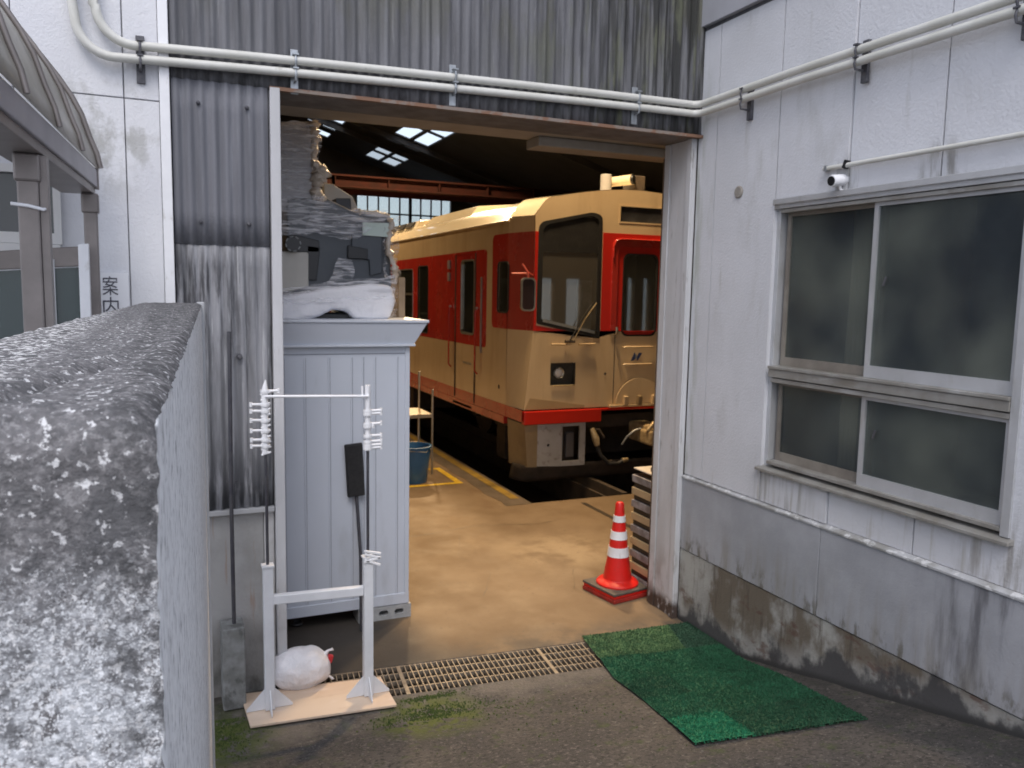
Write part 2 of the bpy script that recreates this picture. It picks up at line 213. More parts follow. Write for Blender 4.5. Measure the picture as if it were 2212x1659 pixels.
# ------------------------------------------------------------ mesh helpers
def tag(o, label=None, cat=None, group=None, kind=None):
    for k, v in (('label', label), ('category', cat), ('group', group), ('kind', kind)):
        if v: o[k] = v
    return o
def empty(name, loc, label=None, cat=None, group=None):
    o = bpy.data.objects.new(name, None); o.empty_display_size = .1; o.location = loc; COL.objects.link(o)
    return tag(o, label, cat, group)
def origin(o):
    v = Vector((0, 0, 0))
    while o is not None: v += o.location; o = o.parent
    return v
class MB:
    def __init__(s): s.v = []; s.f = []
    def add(s, vs, fs):
        n = len(s.v); s.v += [tuple(p) for p in vs]; s.f += [tuple(i+n for i in f) for f in fs]; return s
    def box(s, x0, x1, y0, y1, z0, z1):
        vs = [(x, y, z) for z in (z0, z1) for y in (y0, y1) for x in (x0, x1)]
        return s.add(vs, [(0, 2, 3, 1), (4, 5, 7, 6), (0, 1, 5, 4), (2, 6, 7, 3), (0, 4, 6, 2), (1, 3, 7, 5)])
    def obox(s, c, size, M=None, rz=0, rx=0, ry=0):
        Rm = M or (Matrix.Rotation(rz, 3, 'Z')@Matrix.Rotation(ry, 3, 'Y')@Matrix.Rotation(rx, 3, 'X'))
        vs = [Vector(c)+Rm@Vector((x*size[0]/2, y*size[1]/2, z*size[2]/2)) for z in (-1, 1) for y in (-1, 1) for x in (-1, 1)]
        return s.add(vs, [(0, 2, 3, 1), (4, 5, 7, 6), (0, 1, 5, 4), (2, 6, 7, 3), (0, 4, 6, 2), (1, 3, 7, 5)])
    def tube(s, path, r, seg=10, cap=True):
        P = [Vector(p) for p in path]; rr = r if isinstance(r, (list, tuple)) else [r]*len(P); vs = []; up = None
        for i, p in enumerate(P):
            d = (P[min(i+1, len(P)-1)]-P[max(i-1, 0)]).normalized()
            if up is None: up = d.orthogonal().normalized()
            up = (up-d*up.dot(d)).normalized(); w = d.cross(up)
            for k in range(seg):
                a = 2*math.pi*k/seg; vs.append(p+(up*math.cos(a)+w*math.sin(a))*rr[i])
        fs = [(i*seg+k, i*seg+(k+1) % seg, (i+1)*seg+(k+1) % seg, (i+1)*seg+k) for i in range(len(P)-1) for k in range(seg)]
        if cap: fs += [tuple(range(seg))[::-1], tuple((len(P)-1)*seg+k for k in range(seg))]
        return s.add(vs, fs)
    def bar(s, a, b, w, h=None):
        a = Vector(a); b = Vector(b); d = (b-a); L = d.length; d.normalize()
        x = d.cross(Vector((0, 0, 1))); x = x.normalized() if x.length > 1e-3 else Vector((1, 0, 0)); y = x.cross(d)
        M = Matrix((x, d, y)).transposed()
        return s.obox((a+b)/2, (w, L, h or w), M=M)
    def lathe(s, prof, c=(0, 0, 0), seg=24, axis='z'):
        vs = []
        for r, h in prof:
            for k in range(seg):
                a = 2*math.pi*k/seg; p = (r*math.cos(a), r*math.sin(a), h)
                if axis == 'x': p = (h, p[0], p[1])
                if axis == 'y': p = (p[0], h, p[1])
                vs.append((p[0]+c[0], p[1]+c[1], p[2]+c[2]))
        fs = [(i*seg+k, i*seg+(k+1) % seg, (i+1)*seg+(k+1) % seg, (i+1)*seg+k) for i in range(len(prof)-1) for k in range(seg)]
        return s.add(vs, fs)
    def prism(s, poly, a, b):
        """poly: world points; extruded by vector b-a"""
        n = len(poly); d = Vector(b)-Vector(a); P = [Vector(p) for p in poly]
        vs = P+[p+d for p in P]
        return s.add(vs, [tuple(range(n))[::-1], tuple(range(n, 2*n))]+[(i, (i+1) % n, n+(i+1) % n, n+i) for i in range(n)])
    def grid(s, fn, nu, nv):
        vs = [fn(i/nu, j/nv) for j in range(nv+1) for i in range(nu+1)]
        return s.add(vs, [(j*(nu+1)+i, j*(nu+1)+i+1, (j+1)*(nu+1)+i+1, (j+1)*(nu+1)+i) for j in range(nv) for i in range(nu)])
    def build(s, name, mt, parent=None, smooth=0, bev=0, recalc=True, solid=0):
        me = bpy.data.meshes.new(name); o0 = origin(parent) if parent else Vector((0, 0, 0))
        me.from_pydata([tuple(Vector(p)-o0) for p in s.v], [], s.f); me.update()
        if recalc:
            import bmesh
            bm = bmesh.new(); bm.from_mesh(me); bmesh.ops.recalc_face_normals(bm, faces=bm.faces); bm.to_mesh(me); bm.free()
        me.materials.append(mt)
        o = bpy.data.objects.new(name, me); COL.objects.link(o)
        if parent: o.parent = parent
        if smooth:
            me.shade_smooth(); me.set_sharp_from_angle(angle=math.radians(smooth))
        if solid:
            md = o.modifiers.new('thickness', 'SOLIDIFY'); md.thickness = solid
        if bev:
            md = o.modifiers.new('edge', 'BEVEL'); md.width = bev; md.segments = 2; md.limit_method = 'ANGLE'
        return o
def rrect(x0, x1, y0, y1, r, n=5):
    out = []
    for cx, cy, a0 in ((x1-r, y1-r, 0), (x0+r, y1-r, 90), (x0+r, y0+r, 180), (x1-r, y0+r, 270)):
        for k in range(n+1):
            a = math.radians(a0+90*k/n); out.append((cx+r*math.cos(a), cy+r*math.sin(a)))
    return out
def round_poly(P, r, n=5):
    out = []; m_ = len(P)
    for i in range(m_):
        p = Vector(P[i]); a = (Vector(P[i-1])-p); b = (Vector(P[(i+1) % m_])-p); rr = r[i] if isinstance(r, (list, tuple)) else r
        rr = min(rr, a.length/2, b.length/2); s_ = p+a.normalized()*rr; e_ = p+b.normalized()*rr
        for k in range(n+1):
            t = k/n; q = s_*(1-t)**2+p*2*t*(1-t)+e_*t*t; out.append((q.x, q.y))
    return out
def plate(name, outer, holes, mp, thick, mt, parent=None, smooth=0):
    """flat outline with holes filled, extruded; mp(a,b,d)->world with d the depth 0..thick"""
    cu = bpy.data.curves.new('tmp', 'CURVE'); cu.dimensions = '2D'; cu.fill_mode = 'BOTH'; cu.extrude = thick/2
    for ring in [outer]+list(holes):
        sp = cu.splines.new('POLY'); sp.points.add(len(ring)-1); sp.use_cyclic_u = True
        for i, p in enumerate(ring): sp.points[i].co = (p[0], p[1], 0, 1)
    ob = bpy.data.objects.new('tmp', cu); COL.objects.link(ob)
    bpy.context.view_layer.update()
    me = bpy.data.meshes.new_from_object(ob.evaluated_get(bpy.context.evaluated_depsgraph_get()))
    bpy.data.objects.remove(ob); bpy.data.curves.remove(cu)
    mb = MB(); mb.v = [mp(v.co.x, v.co.y, v.co.z+thick/2) for v in me.vertices]; mb.f = [tuple(p.vertices) for p in me.polygons]
    bpy.data.meshes.remove(me)
    import bmesh
    o0 = origin(parent) if parent else Vector((0, 0, 0)); me2 = bpy.data.meshes.new(name)
    me2.from_pydata([tuple(Vector(p)-o0) for p in mb.v], [], mb.f)
    bm = bmesh.new(); bm.from_mesh(me2); bmesh.ops.remove_doubles(bm, verts=bm.verts, dist=1e-5); bmesh.ops.recalc_face_normals(bm, faces=bm.faces); bm.to_mesh(me2); bm.free()
    me2.materials.append(mt); o = bpy.data.objects.new(name, me2); COL.objects.link(o)
    if parent: o.parent = parent
    return o
def FY(y, s=1): return lambda a, b, d: (a, y+s*d, b)       # plate in a plane y = const
def FX(x, s=1): return lambda a, b, d: (x+s*d, a, b)       # plate in a plane x = const (a is y)
def structure(o, kind='structure'): o['kind'] = kind; return o
def nz(p, s): return noise.noise(Vector(p)*s)
def fbm(p, s, o=4): return noise.fractal(Vector(p)*s, .9, 2.1, o)

# ============================================================ ground
GA = math.tan(math.radians(-5)); 
def yback(x): return .04+GA*(x+2.56)          # back edge of the drain
def yfront(x): return yback(x)-.39
def ground_fn(u, v):
    x = -11+19*u; w = v**1.6; y = yfront(x)*(1-w)+(-14)*w if v > 0 else yfront(x)
    z = gz(y)+.006*fbm((x, y, 0), 3, 3)*min(1, w*40)+.003*nz((x, y, 3), 30)*min(1, w*40)
    return (x, y, z)
structure(MB().grid(ground_fn, 300, 200).build('asphalt_ground', asphalt, smooth=60))
# shed floor with the recessed track bed left open
PX0, PY0 = .36, 3.38
structure(plate('shed_floor', [(-11, yback(-11)), (13, yback(13)), (13, 27), (-11, 27)], [[(PX0, PY0), (4.1, PY0), (4.1, 26), (PX0, 26)]], lambda a, b, d: (a, b, -d), .12, floor_mat))
pm = MB(); pm.box(PX0-.05, 4.2, PY0-.05, 26.2, -.55, -.45)
structure(pm.build('track_bed', pit_mat))
g = MB()
for a, b in ((-2.9, .02),):
    pass
dr = MB(); dr.prism([(-11, yfront(-11)-.02, -.32), (8, yfront(8)-.02, -.32), (8, yback(8)+.02, -.32), (-11, yback(-11)+.02, -.32)], (0, 0, 0), (0, 0, -.05))
dr.prism([(-11, yfront(-11)-.06, -.01), (8, yfront(8)-.06, -.01), (8, yfront(8)-.004, -.01), (-11, yfront(-11)-.004, -.01)], (0, 0, 0), (0, 0, -.3))
dr.prism([(-11, yback(-11)+.004, -.125), (8, yback(8)+.004, -.125), (8, yback(8)+.06, -.125), (-11, yback(-11)+.06, -.125)], (0, 0, 0), (0, 0, -.2))
structure(dr.build('drain_channel', pit_mat))
# concrete fill left of the drain (wall foot)
fl = MB(); fl.prism([(-11, yfront(-11)-.01, -.008), (-2.93, yfront(-2.93)-.01, -.008), (-2.93, yback(-2.93), -.008), (-11, yback(-11), -.008)], (0, 0, 0), (0, 0, -.2))
structure(fl.build('wall_foot_pavement', asphalt))
for pts in ([(-1.9, 2.7), (-1.2, 2.62), (-.6, 2.75), (.1, 2.6), (.35, 2.66)], [(-1.2, .9), (-.95, 1.4), (-1.05, 1.9), (-.8, 2.6)], [(-.3, .2), (-.45, .8), (-.2, 1.3)]):
    ck = MB(); P_ = []
    for a_, b_ in zip(pts[:-1], pts[1:]):
        for k in range(8): t = k/8; P_.append((a_[0]+(b_[0]-a_[0])*t+.02*nz((a_[0], t*7, 1), 1.9), a_[1]+(b_[1]-a_[1])*t+.02*nz((t*7, a_[1], 5), 1.7)))
    for i in range(len(P_)-1):
        (x0_, y0_), (x1_, y1_) = P_[i], P_[i+1]; w_ = .0022+.001*math.sin(i)
        ck.add([(x0_, y0_-w_, .003), (x1_, y1_-w_, .003), (x1_, y1_+w_, .003), (x0_, y0_+w_, .003)], [(0, 1, 2, 3)])
    structure(ck.build('floor_crack', pit_mat))
# yellow floor markings
def floor_strip(p, q, w, h=.002):
    p = Vector(p); q = Vector(q); d = (q-p).normalized(); n_ = Vector((-d.y, d.x, 0))*w/2
    return [p+n_+Vector((0, 0, .004)), q+n_+Vector((0, 0, .004)), q-n_+Vector((0, 0, .004)), p-n_+Vector((0, 0, .004))]
mk = MB()
q0 = atz(893, 1049, 0); q1 = atz(995, 1045, 0); q2 = atz(958, 1013, 0); q3 = atz(905, 1014, 0)
q1.y = q0.y = (q0.y+q1.y)/2; q2.y = q3.y = (q2.y+q3.y)/2; q2.x = q1.x
q0.x = -2.2; q3.x = -2.2
def quadstrip(P):
    mk.add(P, [(0, 1, 2, 3)])
def rect(x0, x1, y0, y1, z=.004): mk.add([(x0, y0, z), (x1, y0, z), (x1, y1, z), (x0, y1, z)], [(0, 1, 2, 3)])
rect(q0.x, q1.x+.04, q0.y-.04, q0.y+.04); rect(q0.x, q1.x+.04, q2.y-.04, q2.y+.04); rect(q1.x-.04, q1.x+.04, q0.y+.04, q2.y-.04)
structure(mk.build('yellow_floor_marking', yellow))
mk = MB(); mk.grid(lambda u, v: (.03+.05*nz((v*30, 0, 0), 1)*(1-u)+u*.325, 3.36+12*v, .003), 4, 60); structure(mk.build('floor_shade_edge', mat('floor_shade', (.13, .10, .075), (.09, .07, .05), 5, .5)))  # darker strip on the floor carries the train's soft shadow as colour
fw_ = MB(); fw_.box(.30, .359, 3.33, 26, -.6, -.121); fw_.box(.36, 4.1, 3.32, 3.379, -.6, -.121); fw_.box(4.101, 4.16, 3.3, 26.1, -.6, -.121); fw_.box(.36, 4.1, 26.001, 26.1, -.6, -.121); structure(fw_.build('track_bed_kerb', pit_mat))
mk = MB(); mk.add([(.20, 3.62, .006), (.31, 3.62, .006), (.31, 24, .006), (.20, 24, .006)], [(0, 1, 2, 3)])
structure(mk.build('yellow_edge_line', yellow_dark))
mk = MB(); mk.add([(.9, 3.2, .004), (.955, 3.2, .004), (.955, .6, .004), (.9, .6, .004)], [(0, 1, 2, 3)])

structure(mk.build('rail_groove', pit_mat))
# rails on the track bed
for xx in (1.62, 2.69):
    rl = MB(); rl.box(xx-.035, xx+.035, 3.42, 26, -.12, 0.01); rl.box(xx-.07, xx+.07, 3.42, 26, -.45, -.12)
    structure(rl.build('rail', under))

# ============================================================ depot building (facade y = 0)
D = empty('depot_building', (-1.4, 0, 0), 'train depot with dark corrugated slate cladding and a tall open doorway showing the train', 'building')
PITCH = .0635
def corrugated(x0, x1, z0, z1, y, mt, name='corrugated_sheet', tilt=0, amp=.0095):
    n = int((x1-x0)/PITCH*10); nv = max(2, int((z1-z0)/.15))
    def fn(u, v):
        x = x0+(x1-x0)*u; z = z0+(z1-z0)*v
        e = 0 if v > 0 else .004*nz((x*3, 0, z0), 4)
        return (x, y-tilt*(1-v)+amp*math.sin(2*math.pi*x/PITCH), z+e)
    o = MB().grid(fn, n, nv).build(name, mt, D, smooth=50, recalc=False, solid=.006); return o
for i in range(5):
    x0 = -3.405+i*.684
    corrugated(x0, min(x0+.72, .0), 3.5, 6.3, -.030-.003*(i % 2), slate)
corrugated(-3.405, -2.905, 2.63, 3.515, -.027, slate_side)
corrugated(-3.405, -2.905, 1.13, 2.66, -.022, slate_low)
# screws
for z in (2.75, 3.38):
    for x in (-3.27, -3.02):
        MB().lathe([(0, -.052), (.008, -.050), (.011, -.042), (.011, -.03)], (x, 0, z), 8, 'y').build('bolt', dark_metal, D, smooth=40)
MB().box(-3.46, -3.41, -.055, .0, 0, 6.3).build('corner_trim', white_paint, D, bev=.003)
fl = MB(); fl.box(-3.41, -2.905, -.05, .02, 1.10, 1.128); fl.build('drip_flashing', alu, D, bev=.002)
MB().box(-3.41, -2.965, .0, .2, -.2, 1.098).build('plinth', mat('plinth_left', (.36, .36, .36), (.27, .27, .265), 3, .85, bump=.003, layers=[((.30, .19, .13), 6, (3, 1, .25), .58, .68, .6), ((.07, .068, .06), 4, (1, 1, .6), .35, .55, .8, ('z', .5, .05))]), D)
MB().box(-2.962, -2.905, -.015, .15, 0, 1.098).build('jamb_post', mat('jamb_post_worn', (.5, .5, .51), (.40, .39, .38), 6, .6, layers=[((.14, .08, .06), 9, (1, 1, .7), .5, .6, .9, ('z', .6, .1))]), D, bev=.003)
MB().box(-2.90, -2.845, -.06, .05, 0, 3.50).build('door_jamb', jamb_paint, D, bev=.004)
MB().box(-2.90, -2.86, .05, .40, 0, 3.50).build('door_jamb', jamb_paint, D)
# right jamb: folded steel channel
rj = MB(); rj.box(-.035, -.004, .0, .34, 0.0, 3.49); rj.box(-.05, -.036, .0, .055, 0, 3.49); rj.box(-.043, -.036, .27, .34, 0, 3.49)
rj.build('door_jamb', jamb_paint, D, bev=.004)
MB().box(-.03, .0, .345, .375, 0, 3.40).build('door_edge', wood_dark, D)
MB().lathe([(0, -.062), (.014, -.06), (.016, -.05)], (0, .03, .10), 12, 'x').build('bolt', under, D, smooth=30)
MB().box(-.004, .06, .02, .36, 0, 3.6).build('jamb_filler', under, D)
# lintel
lt = MB(); lt.box(-2.9, -.002, -.018, .34, 3.49, 3.56); lt.build('lintel', lintel_mat, D, bev=.003)
MB().box(-2.9, -.002, -.058, -.02, 3.485, 3.505).build('head_flashing', rust_edge, D)
MB().box(-2.9, -.002, .36, .40, 3.52, 3.9).build('lintel_groove', under, D)
MB().box(-2.9, 0.3, .41, .80, 3.525, 3.8).build('lintel_board', cream_board, D, bev=.004)
MB().box(-.95, .25, .60, .82, 3.455, 3.523).build('rail_box', cream_board, D, bev=.006)
# facade left: white panels with joints
jx = aty(265, 120, 0).x; jz = aty(265, 213, 0).z
panels = [(-5.6, jx-.5), (jx-.494, jx-.003), (jx+.003, -3.462)]
wx0, wx1, wz0, wz1 = -4.9, -3.94, 2.60, 2.99
for a, b in panels:
    for z0, z1 in ((0, jz-.003), (jz+.003, 6.3)):
        if z0 == 0 and a < -3.97 and b > wx0:
            # pieces around the window
            pz = [(a, b, wz1, z1), (a, b, z0, wz0)]
            if b > wx1: pz.append((wx1, b, wz0, wz1))
            if a < wx0: pz.append((a, wx0, wz0, wz1))
            for q in pz: MB().box(q[0], q[1], -.02, .15, q[2], q[3]).build('wall_panel', plaster_left, D)
        else:
            MB().box(a, b, -.02, .15, z0, z1).build('wall_panel', plaster_left, D, bev=.003)
MB().box(-5.6, -3.462, .02, .12, 0, 6.3).build('wall_core', mat('joint_dark', (.33, .33, .34), None, rough=.9), D) if False else None
wj = MB(); wj.box(-3.94, -3.462, .0, .10, 0, 6.28); wj.box(-5.6, -3.94, .0, .10, 3.0, 6.28); wj.box(-5.6, -3.94, .0, .1, 0, 2.59)
wj.build('wall_core', mat('joint_fill', (.34, .34, .36), None, rough=.9), D)
# window of the left wall
wf = plate('window', [(wx0, wz0), (wx1, wz0), (wx1, wz1), (wx0, wz1)], [[(wx0+.05, wz0+.055), (wx1-.035, wz0+.055), (wx1-.035, wz1-.04), (wx0+.05, wz1-.04)]], FY(-.045), .07, mat('window_white', (.66, .66, .66), None, rough=.4), D)
MB().box(wx0+.05, wx1-.035, .0, .006, wz0+.055, wz1-.04).build('pane', glassy('office_glass', (.10, .11, .12), .8, .08), wf)
MB().box(-5.2, -3.95, -.05, -.024, wz0-.05, wz0-.002).build('sill', mat('window_white', (1, 1, 1)), wf)
# joints lines fill: dark sealant sits between panels (the panels leave 6 mm gaps)
# shed shell
def slab(name, mt, *b): return structure(MB().box(*b).build(name, mt))
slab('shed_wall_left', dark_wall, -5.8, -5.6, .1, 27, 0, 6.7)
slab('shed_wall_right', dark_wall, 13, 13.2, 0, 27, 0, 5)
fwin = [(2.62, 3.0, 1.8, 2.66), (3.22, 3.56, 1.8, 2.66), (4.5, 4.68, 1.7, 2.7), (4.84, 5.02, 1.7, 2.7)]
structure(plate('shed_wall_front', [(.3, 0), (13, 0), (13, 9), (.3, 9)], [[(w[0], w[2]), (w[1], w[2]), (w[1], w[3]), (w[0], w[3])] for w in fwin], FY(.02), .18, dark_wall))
for w in fwin:
    q = MB().box(w[0], w[1], .1, .11, w[2], w[3]).build('front_wall_window', glassy('opal_pane', 0, 0)); tag(q, 'frosted window in the inner front wall of the shed, right of the doorway', 'window', 'frosted windows in the inner front wall')

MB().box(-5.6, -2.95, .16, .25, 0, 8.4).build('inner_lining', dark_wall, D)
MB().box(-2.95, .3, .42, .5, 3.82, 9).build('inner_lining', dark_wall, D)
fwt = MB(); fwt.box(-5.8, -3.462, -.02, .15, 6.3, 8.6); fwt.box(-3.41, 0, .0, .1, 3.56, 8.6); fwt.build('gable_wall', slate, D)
# end wall with lattice window band
EW = 27
wzt0 = aty(770, 421, EW); wzt1 = aty(975, 433, EW)
structure(plate('shed_wall_end', [(-5.8, 0), (13.2, 0), (13.2, 4.5), (.5, 8.34), (-5.8, 6.4)], [[(wzt0.x, 4.6), (wzt1.x, 4.6), (wzt1.x, wzt0.z), (wzt0.x, wzt0.z)]], FY(EW), .2, dark_wall))
lw = empty('lattice_window', (5, EW, 4.6), 'long lattice window of pale panes high on the far shed wall', 'window')
opal = glassy('opal_pane', (.75, .76, .80), .25, .5)
nx = 9; xs = [wzt0.x+(wzt1.x-wzt0.x)*i/nx for i in range(nx+1)]; zs = [4.6, 5.38, wzt0.z]
pane_me = None
for i in range(nx):
    for j in range(2):
        if pane_me is None:
            po = MB().box(0, xs[1]-xs[0]-.04, 0, .01, 0, zs[1]-zs[0]-.04).build('pane', opal); pane_me = po.data
        else:
            po = bpy.data.objects.new('pane', pane_me); COL.objects.link(po)
        po.parent = lw; po.location = Vector((xs[i]+.02, EW+.08, zs[j]+.02))-lw.location
        if j: po.scale.z = (zs[2]-zs[1]-.04)/(zs[1]-zs[0]-.04)
for i, x in enumerate(xs): MB().box(x-(.06 if i in (5,) else .028), x+(.06 if i in (5,) else .028), EW-.03, EW+.04, 4.6, zs[2]).build('mullion', mach_black, lw)
MB().box(xs[0], xs[-1], EW-.025, EW+.035, zs[1]-.03, zs[1]+.03).build('transom', mach_black, lw)
MB().box(xs[0]-.1, xs[-1]+.1, EW-.05, EW+.05, 4.5, 4.6).build('sill', mach_black, lw)
# crane girder
bz = aty(705, 378, 15)
cg = empty('crane_girder', (1, 15, 4.8), 'red oxide steel girder spanning the shed under the dark roof', 'girder')
zb1 = aty(705, 379, 15).z; zb0 = aty(705, 399, 15).z
MB().box(-5.5, 12.9, 14.99, 15.01, zb0, zb1).build('web', redbeam, cg)
MB().box(-5.5, 12.9, 14.85, 15.15, zb1, zb1+.04).build('flange', redbeam, cg); MB().box(-5.5, 12.9, 14.85, 15.15, zb0-.04, zb0).build('flange', redbeam, cg)
for i in range(14): MB().box(-4.8+i*1.3, -4.78+i*1.3, 14.87, 14.99, zb0, zb1).build('stiffener', redbeam, cg)
slab('crane_rail_wall', dark_wall, -5.6, 12.9, 15.3, 15.5, 4.35, zb0-.1) if False else None
# second girder lower strip (darker)
g2 = empty('tie_beam', (1, 19, 4.9), 'darker reddish beam behind and below the crane girder', 'beam')
z2 = aty(800, 414, 19).z
MB().box(-5.5, 12.9, 18.95, 19.05, z2-.12, z2+.25).build('web', mat('beam_dark_red', (.035, .010, .008), None, rough=.8, spec=.05), g2)
# roof with skylights, slope down to +x
RA, RS = 8.5, .3
def roofp(u, v):
    d = ray(u, v); t = (RA-RS*CAM[0]-CAM[2])/(d[2]+RS*d[0]); return Vector(CAM+d*t)
def rf(a, b, d): return (a, b, RA-RS*a+d)
sk = empty('skylight', (4.3, 21, RA-RS*4.3), 'bright pale roof light of four rows of panes in the dark shed roof', 'skylight')
sk2 = empty('skylight', (1.9, 24, RA-RS*1.9), 'small bright roof light half hidden behind the wrapped machine', 'skylight')
holes = []
rows = [(18.4, 19.65, 1), (19.8, 21.4, 1), (21.75, 22.45, 1), (23.6, 24.65, 2), (24.85, 26.0, 2)]
cols = [(3.6, 4.12), (4.22, 4.74)]
for y0, y1, k in rows:
    for x0, x1 in cols:
        if k == 1 and y0 < 19 and x0 < 4: x0 = 3.75
        holes.append((x0+.12*(k == 2), x1+.12*(k == 2), y0, y1, sk, k))
for y0, y1 in ((22.2, 23.0), (23.4, 24.2), (24.8, 25.6)):
    for x0, x1 in ((1.3, 1.72), (1.8, 2.25)): holes.append((x0, x1, y0, y1, sk2, 1))
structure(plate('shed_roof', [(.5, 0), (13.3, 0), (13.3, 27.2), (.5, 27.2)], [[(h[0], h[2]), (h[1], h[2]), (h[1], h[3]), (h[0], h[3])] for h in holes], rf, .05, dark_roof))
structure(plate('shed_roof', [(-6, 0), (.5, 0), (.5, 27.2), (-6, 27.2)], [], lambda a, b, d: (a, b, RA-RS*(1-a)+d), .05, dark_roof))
clear = glassy('skylight_pane', (.5, .52, .56), .06, .3); hazy = glassy('skylight_pane_dirty', (.30, .30, .30), .5, .4)
for x0, x1, y0, y1, par, k in holes:
    MB().add([rf(x0, y0, .02), rf(x1, y0, .02), rf(x1, y1, .02), rf(x0, y1, .02)], [(0, 1, 2, 3)]).build('pane', hazy if (k == 2 or (y0 > 21.7 and par is sk)) else clear, par)
# roof purlins
for i, y in enumerate((4, 8, 12, 16, 20.2+1.33, 23.1)):
    structure(plate('rafter', [(.5, y-.05), (13, y-.05), (13, y+.05), (.5, y+.05)], [], lambda a, b, d: (a, b, RA-RS*a-.2+d), .18, dark_roof)).name = 'roof_rafter'
# shed lamps (their light is what warms the floor and the train)
def lamp(loc, power, label, cone=150, blend=.6):
    r = empty('shed_lamp', loc, label, 'lamp', 'lamps hanging in the shed')
    MB().lathe([(.03, .30), (.06, .26), (.10, .16), (.24, .0), (.25, -.01), (.235, -.005), (.09, .14)], loc, 24).build('shade', galv, r, smooth=40)
    MB().tube([Vector(loc)+Vector((0, 0, .28)), Vector(loc)+Vector((0, 0, max(.35, RA-.3*max(loc[0], 1-loc[0])-loc[2]+.02)))], .012, 8).build('stem', dark_metal, r)
    em = MATS.get('lamp_glow')
    if not em:
        em = bpy.data.materials.new('lamp_glow'); em.use_nodes = True; b = em.node_tree.nodes['Principled BSDF']; b.inputs['Emission Color'].default_value = (1, .66, .32, 1); b.inputs['Emission Strength'].default_value = 30; MATS['lamp_glow'] = em
    MB().lathe([(0, -.02), (.06, .0), (.085, .06), (.06, .12), (0, .14)], loc, 20).build('bulb', em, r, smooth=60)
    ld = bpy.data.lights.new('shed_light', 'SPOT'); ld.energy = power*.62; ld.color = (1, .71, .40); ld.shadow_soft_size = .22; ld.spot_size = math.radians(cone); ld.spot_blend = blend
    lo = bpy.data.objects.new('shed_light', ld); COL.objects.link(lo); lo.location = Vector(loc)+Vector((0, 0, -.06)); 
    return r
lamp((.9, 3.7, 6.6), 1150, 'high bay lamp hanging above the front corner of the train')
lamp((-.1, 1.9, 6.4), 620, 'high bay lamp hanging just inside the doorway', 62, 1)
lamp((1.58, 12.3, 6.68), 3400, 'high bay lamp hanging above the middle of the train', 141, .04)
lamp((-1.5, 10.5, 6.4), 420, 'high bay lamp hanging over the aisle left of the train')

# ============================================================ office building on the right (wall plane x = 0)
B = empty('office_building', (0, -2, 0), 'white rendered office wall on the right with a large four pane window and grey plinth', 'building')
X0 = .012
joints = [-.003, -.212, -.82, -1.385, -1.965, -2.6, -3.2, -3.8]
WY0, WY1, WZ0, WZ1 = -2.47, -.815, 1.335, 2.965
for i in range(len(joints)-1):
    a, b = joints[i+1]+.0045, joints[i]-.0045
    proud = .012 if b > -.83 else 0
    segs = []
    if b <= WY0 or a >= WY1: segs = [(a, b, 1.105, 4.2)]
    else:
        segs = [(max(a, WY0-.3), b, WZ1+.005, 4.2), (max(a, WY0-.3), b, 1.105, WZ0-.035)]
        if a < WY0: segs = [(a, b, WZ1+.005, 4.2), (a, b, 1.105, WZ0-.035), (a, WY0, WZ0-.035, WZ1+.005)]
        if b > WY1: segs.append((WY1, b, WZ0-.035, WZ1+.005))
    for s_ in segs: MB().box(X0-proud, X0+.1, s_[0], s_[1], s_[2], s_[3]).build('wall_panel', plaster, B)
wc = MB(); wc.box(X0+.03, X0+.12, -6, WY0-.01, 0, 6); wc.box(X0+.03, X0+.12, WY1+.01, -.005, 0, 6); wc.box(X0+.03, X0+.12, WY0-.01, WY1+.01, 0, WZ0-.04); wc.box(X0+.03, X0+.12, WY0-.01, WY1+.01, WZ1+.01, 6)
wc.build('wall_core', mat('joint_dark', (.10, .10, .11), None, rough=.9), B)
MB().box(X0-.045, X0+.12, -6, -.003, 4.225, 4.9).build('fascia', mat('fascia_grey', (.37, .375, .41), (.32, .325, .35), 2, .8), B, bev=.004)
MB().box(X0-.012, X0+.12, -6, -.003, 4.202, 4.222).build('shadow_gap', dark_metal, B)
# plinth: ledge, render band, footing
lg = MB(); lg.prism([(X0-.03, -.003, 1.075), (X0-.03, -.003, 1.088), (X0, -.003, 1.102), (X0+.1, -.003, 1.102), (X0+.1, -.003, 1.075)], (0, 0, 0), (0, -5, 0)); lg.build('plinth_ledge', ledge_mat, B, bev=.002)
for a, b in ((-1.36, -.003), (-3.1, -1.364), (-5, -3.104)):
    MB().box(X0-.022, X0+.1, a, b, .548, 1.073).build('plinth_panel', plinth_mat, B, bev=.004)
MB().box(X0-.016, X0+.1, -5, -.003, -.3, .542).build('footing', footing_mat, B, bev=.003)
